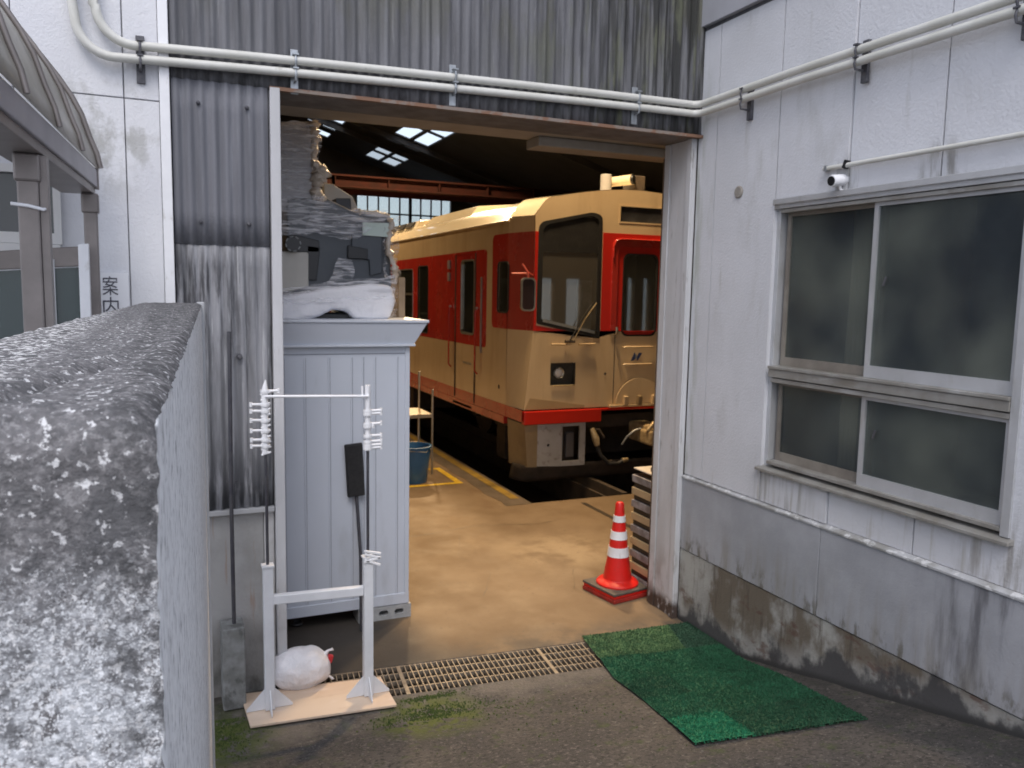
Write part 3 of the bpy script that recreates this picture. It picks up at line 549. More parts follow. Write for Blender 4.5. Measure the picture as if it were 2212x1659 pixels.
# window
win = empty('sliding_window', (0, -1.64, WZ0), 'large aluminium sliding window with two tall panes over two short dark panes', 'window')
win.parent = B; win.location = Vector((0, -1.64, WZ0))-B.location
for k in ('label', 'category'): del win[k]
win['label'] = 'four pane aluminium sliding window with dark glass'
xf = .05
fr = MB(); fr.box(X0+.014, X0+.10, WY1-.03, WY1, WZ0, WZ1); fr.box(X0-.012, X0+.10, WY0, WY0+.045, WZ0, WZ1)
fr.box(X0-.012, X0+.10, WY0, WY1, WZ1-.03, WZ1); fr.box(X0-.028, X0-.0225, WY0, WY1, WZ1-.004, WZ1+.03)
fr.build('window_frame', alu, win, bev=.003)
MB().box(X0-.004, X0+.10, WY0+.05, WY1-.05, WZ1-.055, WZ1-.034).build('head_track', alu_dirty, win, bev=.002)
si = MB(); si.prism([(X0-.045, WY1+.02, WZ0-.03), (X0-.045, WY1+.02, WZ0-.012), (X0+.1, WY1+.02, WZ0+.018), (X0+.1, WY1+.02, WZ0-.03)], (0, 0, 0), (0, WY0-WY1-.04, 0)); si.build('sill', alu_dirty, win, bev=.003)
MB().box(X0-.01, X0+.1, WY0+.046, WY1-.046, WZ0+.019, WZ0+.04).build('sill_track', alu_dirty, win, bev=.003)
tr_ = MB(); tr_.box(X0-.018, X0+.1, WY0+.046, WY1-.03, 1.905, 1.955); tr_.box(X0-.026, X0+.1, WY0+.046, WY1-.03, 1.956, 1.974); tr_.box(X0-.010, X0+.1, WY0+.046, WY1-.046, 1.872, 1.899); tr_.build('transom', alu_dirty, win, bev=.003)
pane_g = glassy('window_pane_dark', (.060, .066, .068), .46, .2)
_t = pane_g.node_tree; _n = _t.nodes.new('ShaderNodeTexNoise'); _n.inputs['Scale'].default_value = 1.7; _n.inputs['Detail'].default_value = 2
_g = _t.nodes.new('ShaderNodeNewGeometry'); _r = _t.nodes.new('ShaderNodeValToRGB'); _r.color_ramp.elements[0].position = .36; _r.color_ramp.elements[1].position = .66
_r.color_ramp.elements[0].color = (.045, .055, .065, 1); _r.color_ramp.elements[1].color = (.17, .185, .165, 1)
_t.links.new(_g.outputs['Position'], _n.inputs[0]); _t.links.new(_n.outputs[0], _r.inputs[0]); _t.links.new(_r.outputs[0], _t.nodes['Principled BSDF'].inputs['Base Color'])
midy = -1.60
sash_brown = mat('sash_brown', (.23, .21, .18), (.17, .15, .13), 6, .5)
for z0, z1 in ((1.975, WZ1-.055), (WZ0+.04, 1.872)):
    # rear (far) sash and front (near) sash
    for (a, b, x, nm) in ((midy, WY1-.05, X0+.055, 'r'), (WY0+.05, midy+.04, X0+.018, 'f')):
        w = .028; bt = .065 if nm == 'f' else .055
        o = plate('sash', [(a, z0), (b, z0), (b, z1), (a, z1)], [[(a+w, z0+bt), (b-w, z0+bt), (b-w, z1-.02), (a+w, z1-.02)]], FX(x), .03, alu if nm == 'f' else sash_brown, win)
        MB().box(x+.012, x+.017, a+w, b-w, z0+bt, z1-.02).build('pane', pane_g, o)
    MB().obox((X0+.016, midy-.06, (z0+z1)/2+.05), (.006, .012, .05), rx=.3).build('latch', dark_metal, win)
# dim room behind the window
rm = MB()
rm.box(2.4, 2.5, -4, -.2, .9, 3.2); rm.box(.12, 2.4, -.35, -.25, .9, 3.2); rm.box(.12, 2.4, -4, -3.9, .9, 3.2); rm.box(.12, 2.5, -4, -.25, 3.2, 3.3); rm.box(.12, 2.5, -4, -.25, .8, .9)
rm.build('office_room', mat('room_dim', (.42, .46, .44), (.16, .19, .20), 1.2, .9), B)
cu = empty('curtain', (.35, -1.1, 1), 'beige curtain gathered behind the left panes of the office window', 'curtain')
cA = atx(1845, 470, .38); cB = atx(1885, 470, .38)
MB().grid(lambda u, v: (.38+.02*math.sin(u*25), cA.y+(cB.y-cA.y)*u+.01*math.sin(v*6), 1.2+1.8*v), 40, 6).build('cloth', mat('curtain_beige', (.80, .70, .58), None, rough=.9), cu, smooth=60, solid=.004)
sf = empty('shelf_cabinet', (1.2, -1.9, .9), 'pale cabinet standing inside behind the office window', 'cabinet')
MB().box(.9, 1.4, -2.9, -2.2, .9, 2.1).build('body', mat('room_pale', (.66, .70, .64), (.5, .54, .5), 2, .8), sf, bev=.01); MB().box(.89, .9, -2.56, -2.54, 1, 2.05).build('door_gap', mach_black, sf)
# disc cap, camera housing, pipe
p = atx(1600, 415, X0)
tag(MB().lathe([(0, -.012), (.034, -.012), (.04, -.006), (.04, .0), (.043, .01)], (X0-.012, p.y, p.z), 24, 'x').build('vent_cap', mat('cap_tan', (.30, .28, .25), (.22, .20, .18), 40, .8), smooth=30), 'small round tan cap plate set in the white wall left of the window', 'vent cap')
p = atx(1805, 392, -.03)
cc = empty('wall_camera', (X0, p.y, p.z), 'small white cylindrical camera mounted above the office window', 'camera')
bdir = Vector((-.9, .02, -.12)).normalized()
c0 = Vector((X0-.03, p.y-.02, p.z+.005)); 
MB().tube([c0-bdir*.05, c0-bdir*.045, c0+bdir*.055, c0+bdir*.062], [.024, .032, .033, .031], 20).build('housing', tie_mat, cc, smooth=40)
MB().tube([c0+bdir*.058, c0+bdir*.066], [.026, .026], 20).build('lens', mach_black, cc, smooth=40)
MB().tube([c0+Vector((0, 0, -.03)), c0+Vector((.01, 0, -.055)), (X0+.002, c0.y-.01, c0.z-.05)], .009, 8).build('mount', tie_mat, cc, smooth=40)
a = atx(1780, 357, -.02); b = atx(2212, 300, -.02); zz = (a.z+b.z)/2
tp = tag(MB().tube([(-.018, a.y, zz), (-.018, -4.5, zz)], .013, 12).build('thin_pipe', conduit_mat, smooth=40), 'thin white horizontal pipe above the office window and the wall camera', 'pipe')
MB().obox((-.016, a.y-.16, zz+.005), (.03, .02, .045), rx=.4).build('clip', mach_black, tp); MB().obox((-.016, a.y-.02, zz), (.03, .02, .03)).build('clip', galv, tp)
# ------------------------------------------------------------ conduits
YC = -.075
def conduit(zl, zr, xb, zt, yoff, label):
    pts = [Vector((xb-.02, YC, 5.5)), Vector((xb-.01, YC, zt+.05))]
    rb = .17
    zb = zl
    for k in range(9):
        a_ = math.pi/2*k/8; pts.append(Vector((xb+rb-rb*math.cos(a_), YC, zb+rb-rb*math.sin(a_))))
    xr = -.14
    for k in range(1, 12):
        t = k/11; pts.append(Vector((xb+rb+(xr-xb-rb)*t, YC-.006*math.sin(t*9), zl+(zr-zl)*t+.012*math.sin(t*math.pi))))
    for k in range(1, 7):
        a_ = math.pi/2*k/6; pts.append(Vector((xr+.075*math.sin(a_), YC-.075+.075*math.cos(a_), zr)))
    pts.append(Vector((-.065, -1, zr+.01))); pts.append(Vector((-.065, -2.4, zr+.008))); pts.append(Vector((-.065, -5, zr)))
    return tag(MB().tube(pts, .0235, 14).build('conduit', conduit_mat, smooth=50), label, 'pipe', 'conduits along the walls')
conduit(3.625, 3.695, -3.745, 3.75, 0, 'upper of the two pale conduits running above the doorway')
conduit(3.555, 3.635, -3.84, 3.75, 0, 'lower of the two pale conduits running above the doorway')
def bracket(c, axis, mt, label):
    r = empty('pipe_bracket', c, label, 'bracket', 'brackets holding the conduits')
    if axis == 'y':
        MB().obox((c[0], -.034 if c[0] > -3.4 else -.028, c[2]-.01), (.042, .014, .24)).build('channel', mt, r, bev=.002)
        for dz in (.037, -.037):
            MB().tube([(c[0]-.0, YC+.03, c[2]+dz+.03), (c[0], YC-.02, c[2]+dz+.027), (c[0], YC-.029, c[2]+dz), (c[0], YC-.02, c[2]+dz-.027), (c[0], YC+.03, c[2]+dz-.03)], .007, 8).build('clamp', mt, r, smooth=40)
            MB().obox((c[0], YC-.01, c[2]+dz+.035), (.03, .04, .008)).build('screw', mt, r)
    else:
        MB().obox((-.012, c[1], c[2]-.012), (.02, .042, .22)).build('channel', mt, r, bev=.002)
        for dz in (.032, -.032):
            MB().tube([(-.03, c[1], c[2]+dz+.03), (-.085, c[1], c[2]+dz+.027), (-.094, c[1], c[2]+dz), (-.085, c[1], c[2]+dz-.027), (-.03, c[1], c[2]+dz-.03)], .007, 8).build('clamp', mt, r, smooth=40)
            MB().obox((-.075, c[1], c[2]+dz+.033), (.04, .03, .008)).build('screw', mt, r)
for u, v, mt, lb in ((303, 120, dark_metal, 'dark conduit bracket on the white wall left of the corrugated cladding'), (638, 148, galv, 'galvanised conduit bracket above the top left corner of the doorway'), (982, 178, galv, 'galvanised conduit bracket above the middle of the doorway'), (1377, 223, galv, 'galvanised conduit bracket above the right end of the doorway')):
    p = aty(u, v, YC); bracket((p.x, YC, p.z), 'y', mt, lb)
for u, v, lb in ((1607, 215, 'dark conduit bracket on the right wall nearest the doorway corner'), (1855, 125, 'dark conduit bracket on the right wall above the wall camera'), (2205, 18, 'dark conduit bracket at the top right edge of the photo')):
    p = atx(u, v, -.065); bracket((-.065, p.y, p.z), 'x', dark_metal, lb)

# ============================================================ train
TX, TY, TW, TL = .58, 4.2, 3.14, 15.
T = empty('railcar', (TX+TW/2, TY, 0), 'cream and red diesel railcar parked inside the depot', 'train')
TC = TX+TW/2
def side_pt(y, z, d=0): return (TX-d, y, z)
# body core: cross-section lofted; front part tapers slightly
def section(y, inset):
    x0 = TX+inset; pts = []
    half = [(0, .80), (0, .95), (0, 1.95), (0, 3.30), (.035, 3.335), (.10, 3.42), (.22, 3.54)]
    for dx, z in half: pts.append((x0+dx, z))
    for k in range(1, 6):
        t = k/6; pts.append((x0+.22+(TC-x0-.22)*t, 3.54+(3.735-3.54)*math.sin(t*math.pi/2)))
    pts.append((TC, 3.735))
    return pts+[(2*TC-x, z) for x, z in reversed(pts[:-1])]
ring = []
for y, ins in ((TY+TL, 0), (TY+.52, 0)): ring.append([(x, y, z) for x, z in section(y, ins)])
mb = MB(); n = len(ring[0])
for r_ in ring: mb.v += r_
# roof + far side + belt: leave near side open (holes for windows) -> faces for k from 3 on
for k in range(n-1):
    if k in (0, 1, 2): continue
    mb.f.append((k, k+1, n+k+1, n+k))
mb.f.append(tuple(range(n)))
body = mb.build('roof_shell', roof_paint, T, smooth=40)
# near side wall plate with window / door openings
def S_(u, v): p = atx(u, v, TX); return (p.y, p.z)
y_end = TY+TL
openings = []
w_cab = (4.70, 5.04, 2.14, 2.78); w_door = (5.92, 6.44, 1.80, 2.83); w_nar = (8.07, 8.62, 1.70, 2.80)
bigs = [(8.95, 10.3, 1.75, 2.76), (10.55, 11.9, 1.75, 2.76), (12.15, 13.5, 1.75, 2.76), (13.75, 15.1, 1.75, 2.76)]
def rr(w, r=.06, g=0): return rrect(w[0]-g, w[1]+g, w[2]-g, w[3]+g, r)
sidep = [(TY+.52, .80), (y_end, .80), (y_end, 3.30), (TY+.52, 3.30)]
hol = [rr(w) for w in [w_door, w_nar]+bigs+[w_cab]]
plate('side_wall', sidep, hol, FX(TX), .04, cream, T)
def strip(name, poly, holes, mt, th=.003, off=0): return plate(name, poly, holes, FX(TX-th-off), th, mt, T)
# red livery
strip('red_band', round_poly([(5.44, 1.64), (5.44, 2.97), (y_end, 2.88), (y_end, 1.60)], [.08, .08, 0.01, .01]), [rr(w) for w in [w_door, w_nar]+bigs], red)
strip('red_cab_band', round_poly([(TY+.52, 1.93), (TY+.52, 3.14), (5.24, 3.14), (5.24, 1.93)], [.005, .005, .09, .09]), [rr(w_cab)], red)
strip('sill_band', [(TY+.52, .80), (TY+.52, .95), (y_end, .95), (y_end, .80)], [], red)
MB().box(TX-.03, TX+.02, TY+.5, y_end, 3.285, 3.30).build('gutter', roof_paint, T, bev=.003)
MB().box(TX-.01, TX+.05, 4.75, y_end, .70, .797).build('sole_bar', red, T)
# nose: tapered side plus front
def nose(z0, z1, ins0, ins1, mt, name, zf=None):
    # side cheek from (TX,TY+.52) to (TX+ins,TY+bevel)
    m_ = MB()
    y1 = TY
    P = [(TX, TY+.52, z0), (TX+ins0, y1, z0), (TX+ins1, y1, z1), (TX, TY+.52, z1)]
    Q = [(2*TC-x, y, z) for x, y, z in P]
    m_.grid(lambda u, v: tuple((Vector(P[0])*(1-u)+Vector(P[1])*u)*(1-v)+(Vector(P[3])*(1-u)+Vector(P[2])*u)*v+Vector((0, -.05*math.sin(u*math.pi)*0, 0))), 6, 2)
    MB().grid(lambda u, v: tuple((Vector(Q[0])*(1-u)+Vector(Q[1])*u)*(1-v)+(Vector(Q[3])*(1-u)+Vector(Q[2])*u)*v), 6, 2).build(name, mt, T, smooth=40)
    return m_.build(name, mt, T, smooth=40)
I0, I1 = .015, .13
nose(.95, 1.93, .03, I1-.0, cream, 'cab_cheek'); nose(1.93, 3.14, I1, I1-.01, red, 'cab_cheek_red'); nose(3.14, 3.33, I1-.01, I1-.02, cream, 'cab_cheek_top')
nose(.80, .95, .0, .0, red, 'cab_sill')
# cab roof cap
def capfn(u, v):
    # u around section from left to right, v from TY+.52 to TY
    ins = (I1-.02)*v
    xs0 = TX+ins; xe = 2*TC-xs0
    x = xs0+(xe-xs0)*u; h = 1-abs(2*u-1)
    e = min(1, h/.16); z = 3.33+(.20*math.sin(e*math.pi/2))+.19*math.sin(max(0, (h-.05))/.95*math.pi/2)
    return (x, TY+.52*(1-v)-.001, z+.012*(1-v))
MB().grid(capfn, 48, 6).build('cab_roof', roof_paint, T, smooth=50)
# front face
FZ = .0
xl, xr = TX+I1, 2*TC-TX-I1
top = []
for k in range(41):
    p = capfn(k/40, 1); top.append((p[0], p[2]))
windscreen = [(TX+I1+.045, 3.25), (1.50, 3.41), (1.635, 3.37), (1.64, 1.83), (TX+I1+.04, 2.02)]
wsc = round_poly(windscreen, [.10, .06, .06, .02, .03])
wsr = [(2*TC-x, z) for x, z in wsc]
dwin = rrect(1.955, 2.485, 1.86, 2.92, .09)
sign = [(1.89, 3.31), (2.56, 3.31), (2.56, 3.51), (1.89, 3.51)]
# keep the front plate symmetrical about its own centre: door sits left of the axis like in the photo
upper = [(xl, 1.93)]+[(xl, 3.33)]+top[1:-1]+[(xr, 3.33), (xr, 1.93)]
plate('front_upper', upper, [wsc, dwin, wsr] if False else [wsc, sign, dwin], FY(TY), .03, cream, T)
plate('red_front_band', [(xl, 1.93), (xl, 3.155), (xr, 3.155), (xr, 1.93)], [], FY(TY), .001, red_front, T).hide_render = False
bpy.data.objects.remove(bpy.data.objects['red_front_band'])
# red band pieces between the openings
plate('red_front_band', [(1.652, 1.93), (1.652, 3.165), (xr, 3.165), (xr, 1.93)], [dwin], FY(TY-.003), .003, red_front, T)
plate('red_front_band', round_poly([(xl, 1.93), (xl, 3.14), (xl+.042, 3.14), (xl+.036, 2.0), (.95, 1.965), (1.36, 1.93)], .002, 1), [], FY(TY-.003), .003, red_front, T)
hb = (.96, 1.31, 1.25, 1.53)
plate('front_lower', [(TX+.03, .95), (xl, 1.93), (xr, 1.93), (2*TC-TX-.03, .95)], [[(hb[0], hb[2]), (hb[1], hb[2]), (hb[1], hb[3]), (hb[0], hb[3])]], FY(TY), .03, cream, T)
MB().prism([(TX+.035, TY-.002, .955), (TX+.10, TY-.004, 1.10), (1.45, TY-.003, .985), (1.45, TY-.002, .955)], (0, 0, 0), (0, -.006, 0)).build('undercut_sliver', mat('undercut_shade_paint', (.50, .36, .20), (.44, .31, .17), 3, .4), T)  # undercut sliver laid flat, its shade put into the darker paint
# front sill red
fs = MB(); fs.box(TX+.02, 1.69, TY-.035, TY+.05, .765, .935); fs.box(1.69, 3.6, TY-.01, TY+.05, .90, .935); fs.build('front_sill', red_front, T, bev=.012)
# windscreen frame, glass
def ringplate(name, outer, grow, y, th, mt, par=T):
    c = Vector((sum(p[0] for p in outer)/len(outer), sum(p[1] for p in outer)/len(outer)))
    xs_ = [p[0] for p in outer]; zs_ = [p[1] for p in outer]; w_ = max(xs_)-min(xs_); h_ = max(zs_)-min(zs_)
    inn = [((p[0]-c.x)*(1-2*grow/w_)+c.x, (p[1]-c.y)*(1-2*grow/h_)+c.y) for p in outer]
    return plate(name, outer, [inn], FY(y), th, mt, par), inn
o, inn = ringplate('windscreen_frame', wsc, .055, TY-.008, .03, black_rub)
MB().add([(p[0], TY+.012, p[1]) for p in inn], [tuple(range(len(inn)))]).build('windscreen', screen_glass, o)
MB().bar((inn[0][0]+.02, TY+.0, 2.06), (1.57, TY+.0, 1.91), .02, .035).build('glazing_bar', chrome, o)
MB().box(.76, 1.59, TY+.004, TY+.010, 2.90, 3.34).build('sun_visor_band', black_rub, o)
o, inn = ringplate('door_window_frame', dwin, .022, TY-.009, .028, black_rub)
MB().add([(p[0], TY+.012, p[1]) for p in inn], [tuple(range(len(inn)))]).build('pane', train_glass, o)
MB().box(1.89, 2.56, TY+.010, TY+.02, 3.31, 3.51).build('destination_display', mat('display_grey', (.035, .036, .04), (.075, .075, .08), 3, .3), T)
plate('display_frame', [(1.875, 3.295), (2.575, 3.295), (2.575, 3.525), (1.875, 3.525)], [[(1.895, 3.315), (2.555, 3.315), (2.555, 3.505), (1.895, 3.505)]], FY(TY-.004), .012, cream, T)
# front door: frame relief
dfr = round_poly([(1.83, 1.93), (1.83, 3.07), (2.62, 3.07), (2.62, 1.93)], [.001, .10, .10, .001])
dfi = round_poly([(1.855, 1.93), (1.855, 3.045), (2.595, 3.045), (2.595, 1.93)], [.001, .085, .085, .001])
dm = round_poly([(1.87, 1.93), (1.87, 3.0), (2.58, 3.0), (2.58, 1.93)], [.001, .07, .07, .001])
plate('door_frame', [(1.79, 1.932)]+round_poly([(1.79, 1.94), (1.79, 3.11), (2.66, 3.11), (2.66, 1.94)], [.001, .14, .14, .001])+[(2.66, 1.932)], [dm], FY(TY-.022), .018, red, T)
dl = MB(); dl.box(1.865, 1.871, TY-.006, TY-.001, .99, 1.93); dl.box(2.58, 2.586, TY-.006, TY-.001, .99, 1.93); dl.build('door_seam', under, T)
# rain hood above the door
MB().tube([(1.80, TY-.03, 2.86), (1.80, TY-.03, 3.0), (1.83, TY-.03, 3.07), (1.90, TY-.03, 3.095), (2.6, TY-.03, 3.095)], .010, 8).build('rain_gutter', red, T, smooth=50)
MB().tube([(1.865, TY-.045, 1.98), (1.865, TY-.055, 1.93), (1.865, TY-.03, 1.88)], [.016, .022, .014], 10).build('door_knob', chrome, T, smooth=60)
for z in (1.715, 1.49):
    MB().tube([(1.995, TY-.02, z), (2.0, TY-.035, z+.008), (2.42, TY-.035, z+.008), (2.425, TY-.02, z)], .011, 8).build('step_bar', cream, T, smooth=50)
MB().tube([(.95, TY-.03, 1.765), (1.22, TY-.03, 1.765)], .011, 8).build('handrail', cream, T, smooth=50)
MB().tube([(1.33, TY-.03, 1.765), (1.57, TY-.03, 1.765)], .011, 8).build('handrail', cream, T, smooth=50)
# emblem: two slanted blue bars joined by a pale diagonal
em = MB(); y_ = TY-.006
def epoly(pp): em.prism([(a, y_, b) for a, b in pp], (0, 0, 0), (0, -.002, 0))
epoly([(2.115, 1.535), (2.165, 1.645), (2.178, 1.645), (2.185, 1.565), (2.165, 1.548)]); epoly([(2.205, 1.545), (2.225, 1.545), (2.285, 1.64), (2.235, 1.645), (2.21, 1.60)])
em.build('emblem', mat('emblem_blue', (.035, .06, .17), None, rough=.4), T)
MB().prism([(2.18, y_, 1.625), (2.20, y_, 1.625), (2.212, y_, 1.575), (2.188, y_, 1.567)], (0, 0, 0), (0, -.0015, 0)).build('emblem_link', mat('emblem_pale', (.22, .25, .30), None, rough=.4), T)
# headlight
hl = MB(); hl.box(hb[0], hb[1], TY+.07, TY+.08, hb[2], hb[3]); hl.box(hb[0]-.001, hb[0]+.006, TY+.0, TY+.08, hb[2], hb[3]); hl.box(hb[1]-.006, hb[1]+.001, TY, TY+.08, hb[2], hb[3]); hl.box(hb[0], hb[1], TY, TY+.08, hb[3]-.006, hb[3]); hl.box(hb[0], hb[1], TY, TY+.08, hb[2], hb[2]+.006)
ho = hl.build('headlight', mat('lamp_housing', (.045, .042, .038), (.07, .065, .055), 9, .5), T)
MB().lathe([(.075, .06), (.07, .035), (.055, .05), (0, .062)], (1.10, TY, 1.40), 24, 'y').build('reflector', chrome, ho, smooth=40)
MB().lathe([(.055, .045), (.035, .032), (0, .028)], (1.10, TY, 1.40), 24, 'y').build('lens', cone_white, ho, smooth=60)
MB().tube([(.98, TY-.012, 1.245), (1.30, TY-.012, 1.245)], .007, 6).build('trim', brass, ho)
# wiper
for dx in (0, .05):
    MB().tube([(1.19+dx, TY-.045, 1.80), (1.36+dx*.8, TY-.05, 2.08), (1.52+dx, TY-.03, 2.28+dx*.1)], .008, 6).build('wiper', brass if dx else black_rub, T, smooth=40)
MB().tube([(1.14, TY-.03, 1.80), (1.27, TY-.04, 1.80)], .018, 8).build('wiper_pivot', under, T)
# gangway apron (half round flap) with hinge lugs
ap = [(1.91, .985)]+[(2.25-.36*math.cos(math.radians(a_)), .985+.335*math.sin(math.radians(a_))) for a_ in range(0, 181, 12)]+[(2.59, .985)]
plate('gangway_flap', ap, [], FY(TY-.045), .015, cream, T)
MB().box(1.80, 2.72, TY-.06, TY-.005, .945, .975).build('apron_step', cream, T, bev=.004)
for x in (2.02, 2.23, 2.45): MB().obox((x, TY-.07, 1.03), (.06, .05, .12), rx=.1).build('hinge_lug', cream if x != 2.23 else skirt_mat, T, bev=.008)
MB().lathe([(.018, -.006), (.012, -.008), (0, -.008)], (1.74, TY, 1.38), 12, 'y').build('screw_cap', under, T)
# below the floor line
MB().prism([(TX+.0, TY+.35, .76), (TX+.06, TY+.02, .76), (.80, TY-.005, .76), (.80, TY-.005, .22), (TX+.10, TY+.03, .22), (TX+.04, TY+.35, .22)], (0, 0, 0), (0, 0, .0001)) if False else None
sk_ = MB(); sk_.add([(TX+.0, TY+.45, .78), (TX+.05, TY+.02, .76), (.80, TY, .76), (TX+.03, TY+.45, .20), (TX+.10, TY+.03, .22), (.80, TY+.0, .22)], [(0, 1, 4, 3), (1, 2, 5, 4)]); sk_.build('corner_skirt', skirt_mat, T, solid=.01)
o = plate('equipment_box', [(.80, .23), (1.13, .21), (1.13, .765), (.80, .765)], [[(.955+.02*math.cos(a_/3), .49+.02*math.sin(a_/3)) for a_ in range(0, 19)]], FY(TY), .02, grey_box, T)
MB().box(.82, 1.12, TY+.03, TY+.05, .25, .74).build('box_liner', mach_black, o)
plate('equipment_frame', [(1.133, .21), (1.48, .205), (1.48, .765), (1.133, .765)], [[(1.15, .27), (1.40, .27), (1.40, .72), (1.15, .72)]], FY(TY), .03, grey_box, T)
MB().box(1.15, 1.40, TY+.15, TY+.17, .25, .74).build('frame_back', under, T); MB().box(1.25, 1.36, TY+.08, TY+.14, .3, .62).build('relay_case', mat('case_dim', (.12, .11, .11), None, rough=.6), T, bev=.01)
# plough / bumper plate curving under
def plow(u, v):
    a_ = u*math.pi/2*.9
    x = TX+.02+.16*(1-math.cos(min(u/.18, 1)*math.pi/2)) if u < .18 else TX+.18+(u-.18)*2.9
    y = TY+.3*(1-math.sin(min(u/.18, 1)*math.pi/2))+.02
    return (x, y+.10*v, .23-.22*v)
MB().grid(plow, 30, 4).build('plough_plate', under, T, smooth=50, solid=.015)
ub = MB(); ub.box(TX+.15, 3.5, TY+.35, y_end, .62, .79); ub.box(TX+.25, 3.4, 5.3, 5.6, .1, .6); ub.box(TX+.12, 1.5, 9.3, 11.5, .25, .62); ub.box(TX+.12, 1.3, 12, 13, .3, .62)
ub.build('underframe', under, T)
for y in (6.1, 7.9, 16.5):
    for x in (1.62-.09, 2.69):
        w_ = MB().lathe([(.06, -.01), (.30, -.01), (.43, 0), (.43, .11), (.30, .12), (.06, .12)], (x, y, .44), 28, 'x').build('wheel', under, T, smooth=40)
    MB().tube([(1.4, y, .44), (2.9, y, .44)], .07, 12).build('axle', under, T)
bo = MB(); bo.box(1.42, 1.5, 5.9, 8.1, .38, .56); bo.box(1.36, 1.44, 6.0, 6.2, .3, .62); bo.box(1.36, 1.44, 7.8, 8.0, .3, .62)
for y in (6.7, 7.3): bo.lathe([(.09, .35), (.09, .62)], (1.35, y, 0), 14)
bo.build('bogie_frame', under, T)
MB().box(TX-.01, TX+.03, 5.95, 6.75, .72, .755).build('door_step', brass, T)
# coupler and hoses
co = MB(); co.box(2.30, 2.56, TY-.28, TY+.3, .45, .70); co.box(2.22, 2.36, TY-.36, TY-.1, .47, .66)
cpl = co.build('coupler', mat('coupler_ochre', (.55, .42, .24), (.36, .26, .14), 12, .6), T, bev=.03)
MB().tube([(2.22, TY-.3, .66), (2.30, TY-.32, .76), (2.42, TY-.3, .79), (2.5, TY-.28, .76)], .03, 10).build('coupler_lever', brass, cpl, smooth=50)
MB().tube([(1.56, TY-.02, .68), (1.60, TY-.06, .55), (1.62, TY-.07, .46)], [.03, .05, .035], 12).build('hose_coupling', brass, T, smooth=50)
MB().tube([(1.62, TY-.07, .46), (1.66, TY-.08, .34), (1.78, TY-.1, .22), (1.92, TY-.1, .21), (2.0, TY-.1, .25)], .028, 10).build('brake_hose', hose_mat, T, smooth=60)
MB().tube([(1.56, TY-.0, .66), (1.66, TY-.02, .66), (1.74, TY-.02, .55)], .022, 8).build('brake_hose', under, T, smooth=60)
MB().tube([(1.98, TY-.1, .25), (2.06, TY-.11, .26)], [.035, .025], 10).build('hose_end', brass, T, smooth=50)
MB().tube([(2.0, TY-.05, .45), (2.05, TY-.09, .56), (2.14, TY-.12, .64), (2.24, TY-.12, .66)], .013, 8).build('brake_hose', galv, T, smooth=60)
# side door, handrails, frames, panes
def sframe(w, mt, g=.02, name='window'):
    o = plate(name, rr(w, .07, g), [rr(w, .05, -.004)], FX(TX-.010), .018, mt, T)
    MB().box(TX+.012, TX+.018, w[0], w[1], w[2], w[3]).build('pane', train_glass, o)
    return o
sframe(w_cab, black_rub, .012, 'cab_window'); sframe(w_door, chrome, .022, 'door_window'); sframe(w_nar, black_rub, .014)
for w in bigs:
    o = sframe(w, chrome, .014); MB().box(TX-.006, TX+.012, w[0], w[1], 2.31, 2.35).build('sash_bar', chrome, o)
for y in (5.86, 6.69): MB().box(TX-.012, TX+.004, y-.012, y+.012, .82, 2.93).build('door_seam', under, T)
MB().box(TX-.014, TX+.004, 5.84, 6.71, 2.93, 2.955).build('door_head', red, T)
for y in (5.74, 6.86):
    MB().tube([(TX-.01, y, 1.25), (TX-.05, y, 1.30), (TX-.05, y, 2.12), (TX-.01, y, 2.17)], .013, 8).build('handrail', red if y > 6 else red, T, smooth=50)
    MB().obox((TX-.03, y, 2.17), (.03, .03, .03)).build('rail_end', chrome, T)
MB().box(TX-.02, TX, 5.60, 5.64, 1.55, 2.6).build('door_pocket', mat('pocket_steel', (.30, .26, .26), None, rough=.4), T, bev=.01)
for z in (2.62, 2.80): MB().box(TX-.03, TX-.004, 6.93, 7.02, z-.07, z+.06).build('side_lamp', mat('lamp_pinkgrey', (.36, .30, .32), None, rough=.3), T, bev=.008)
MB().lathe([(.03, -.004), (.02, -.006), (0, -.006)], (TX, 4.95, 1.16), 12, 'x').build('filler_cap', under, T)
MB().box(TX-.002, TX+.001, 6.0, 6.35, 1.35, 1.38).build('door_latch', chrome, T)
# mirror
mp_ = aty(1140, 636, TY-.12)
mr = rrect(mp_.x-.085, mp_.x+.085, mp_.z-.19, mp_.z+.19, .05)
mo = plate('wing_mirror', mr, [], FY(TY-.135), .03, mat('mirror_back', (.035, .02, .022), None, rough=.25), T)
plate('mirror_rim', rrect(mp_.x-.095, mp_.x+.095, mp_.z-.2, mp_.z+.2, .055), [rrect(mp_.x-.078, mp_.x+.078, mp_.z-.183, mp_.z+.183, .045)], FY(TY-.145), .03, chrome, mo)
ym = TY-.12
ma = MB(); ma.tube([(mp_.x+.0, ym, mp_.z+.2), (mp_.x-.01, ym, mp_.z+.27), (mp_.x-.07, ym+.02, mp_.z+.36)], .013, 8); ma.tube([(mp_.x-.01, ym, mp_.z+.25), (mp_.x-.20, ym+.03, mp_.z+.245)], .011, 8); ma.tube([(mp_.x, ym, mp_.z+.26), (TX+.14, TY+.04, mp_.z+.22)], .012, 8)
ma.build('mirror_arm', mat('arm_pink', (.62, .12, .09), None, rough=.35), mo, smooth=50)
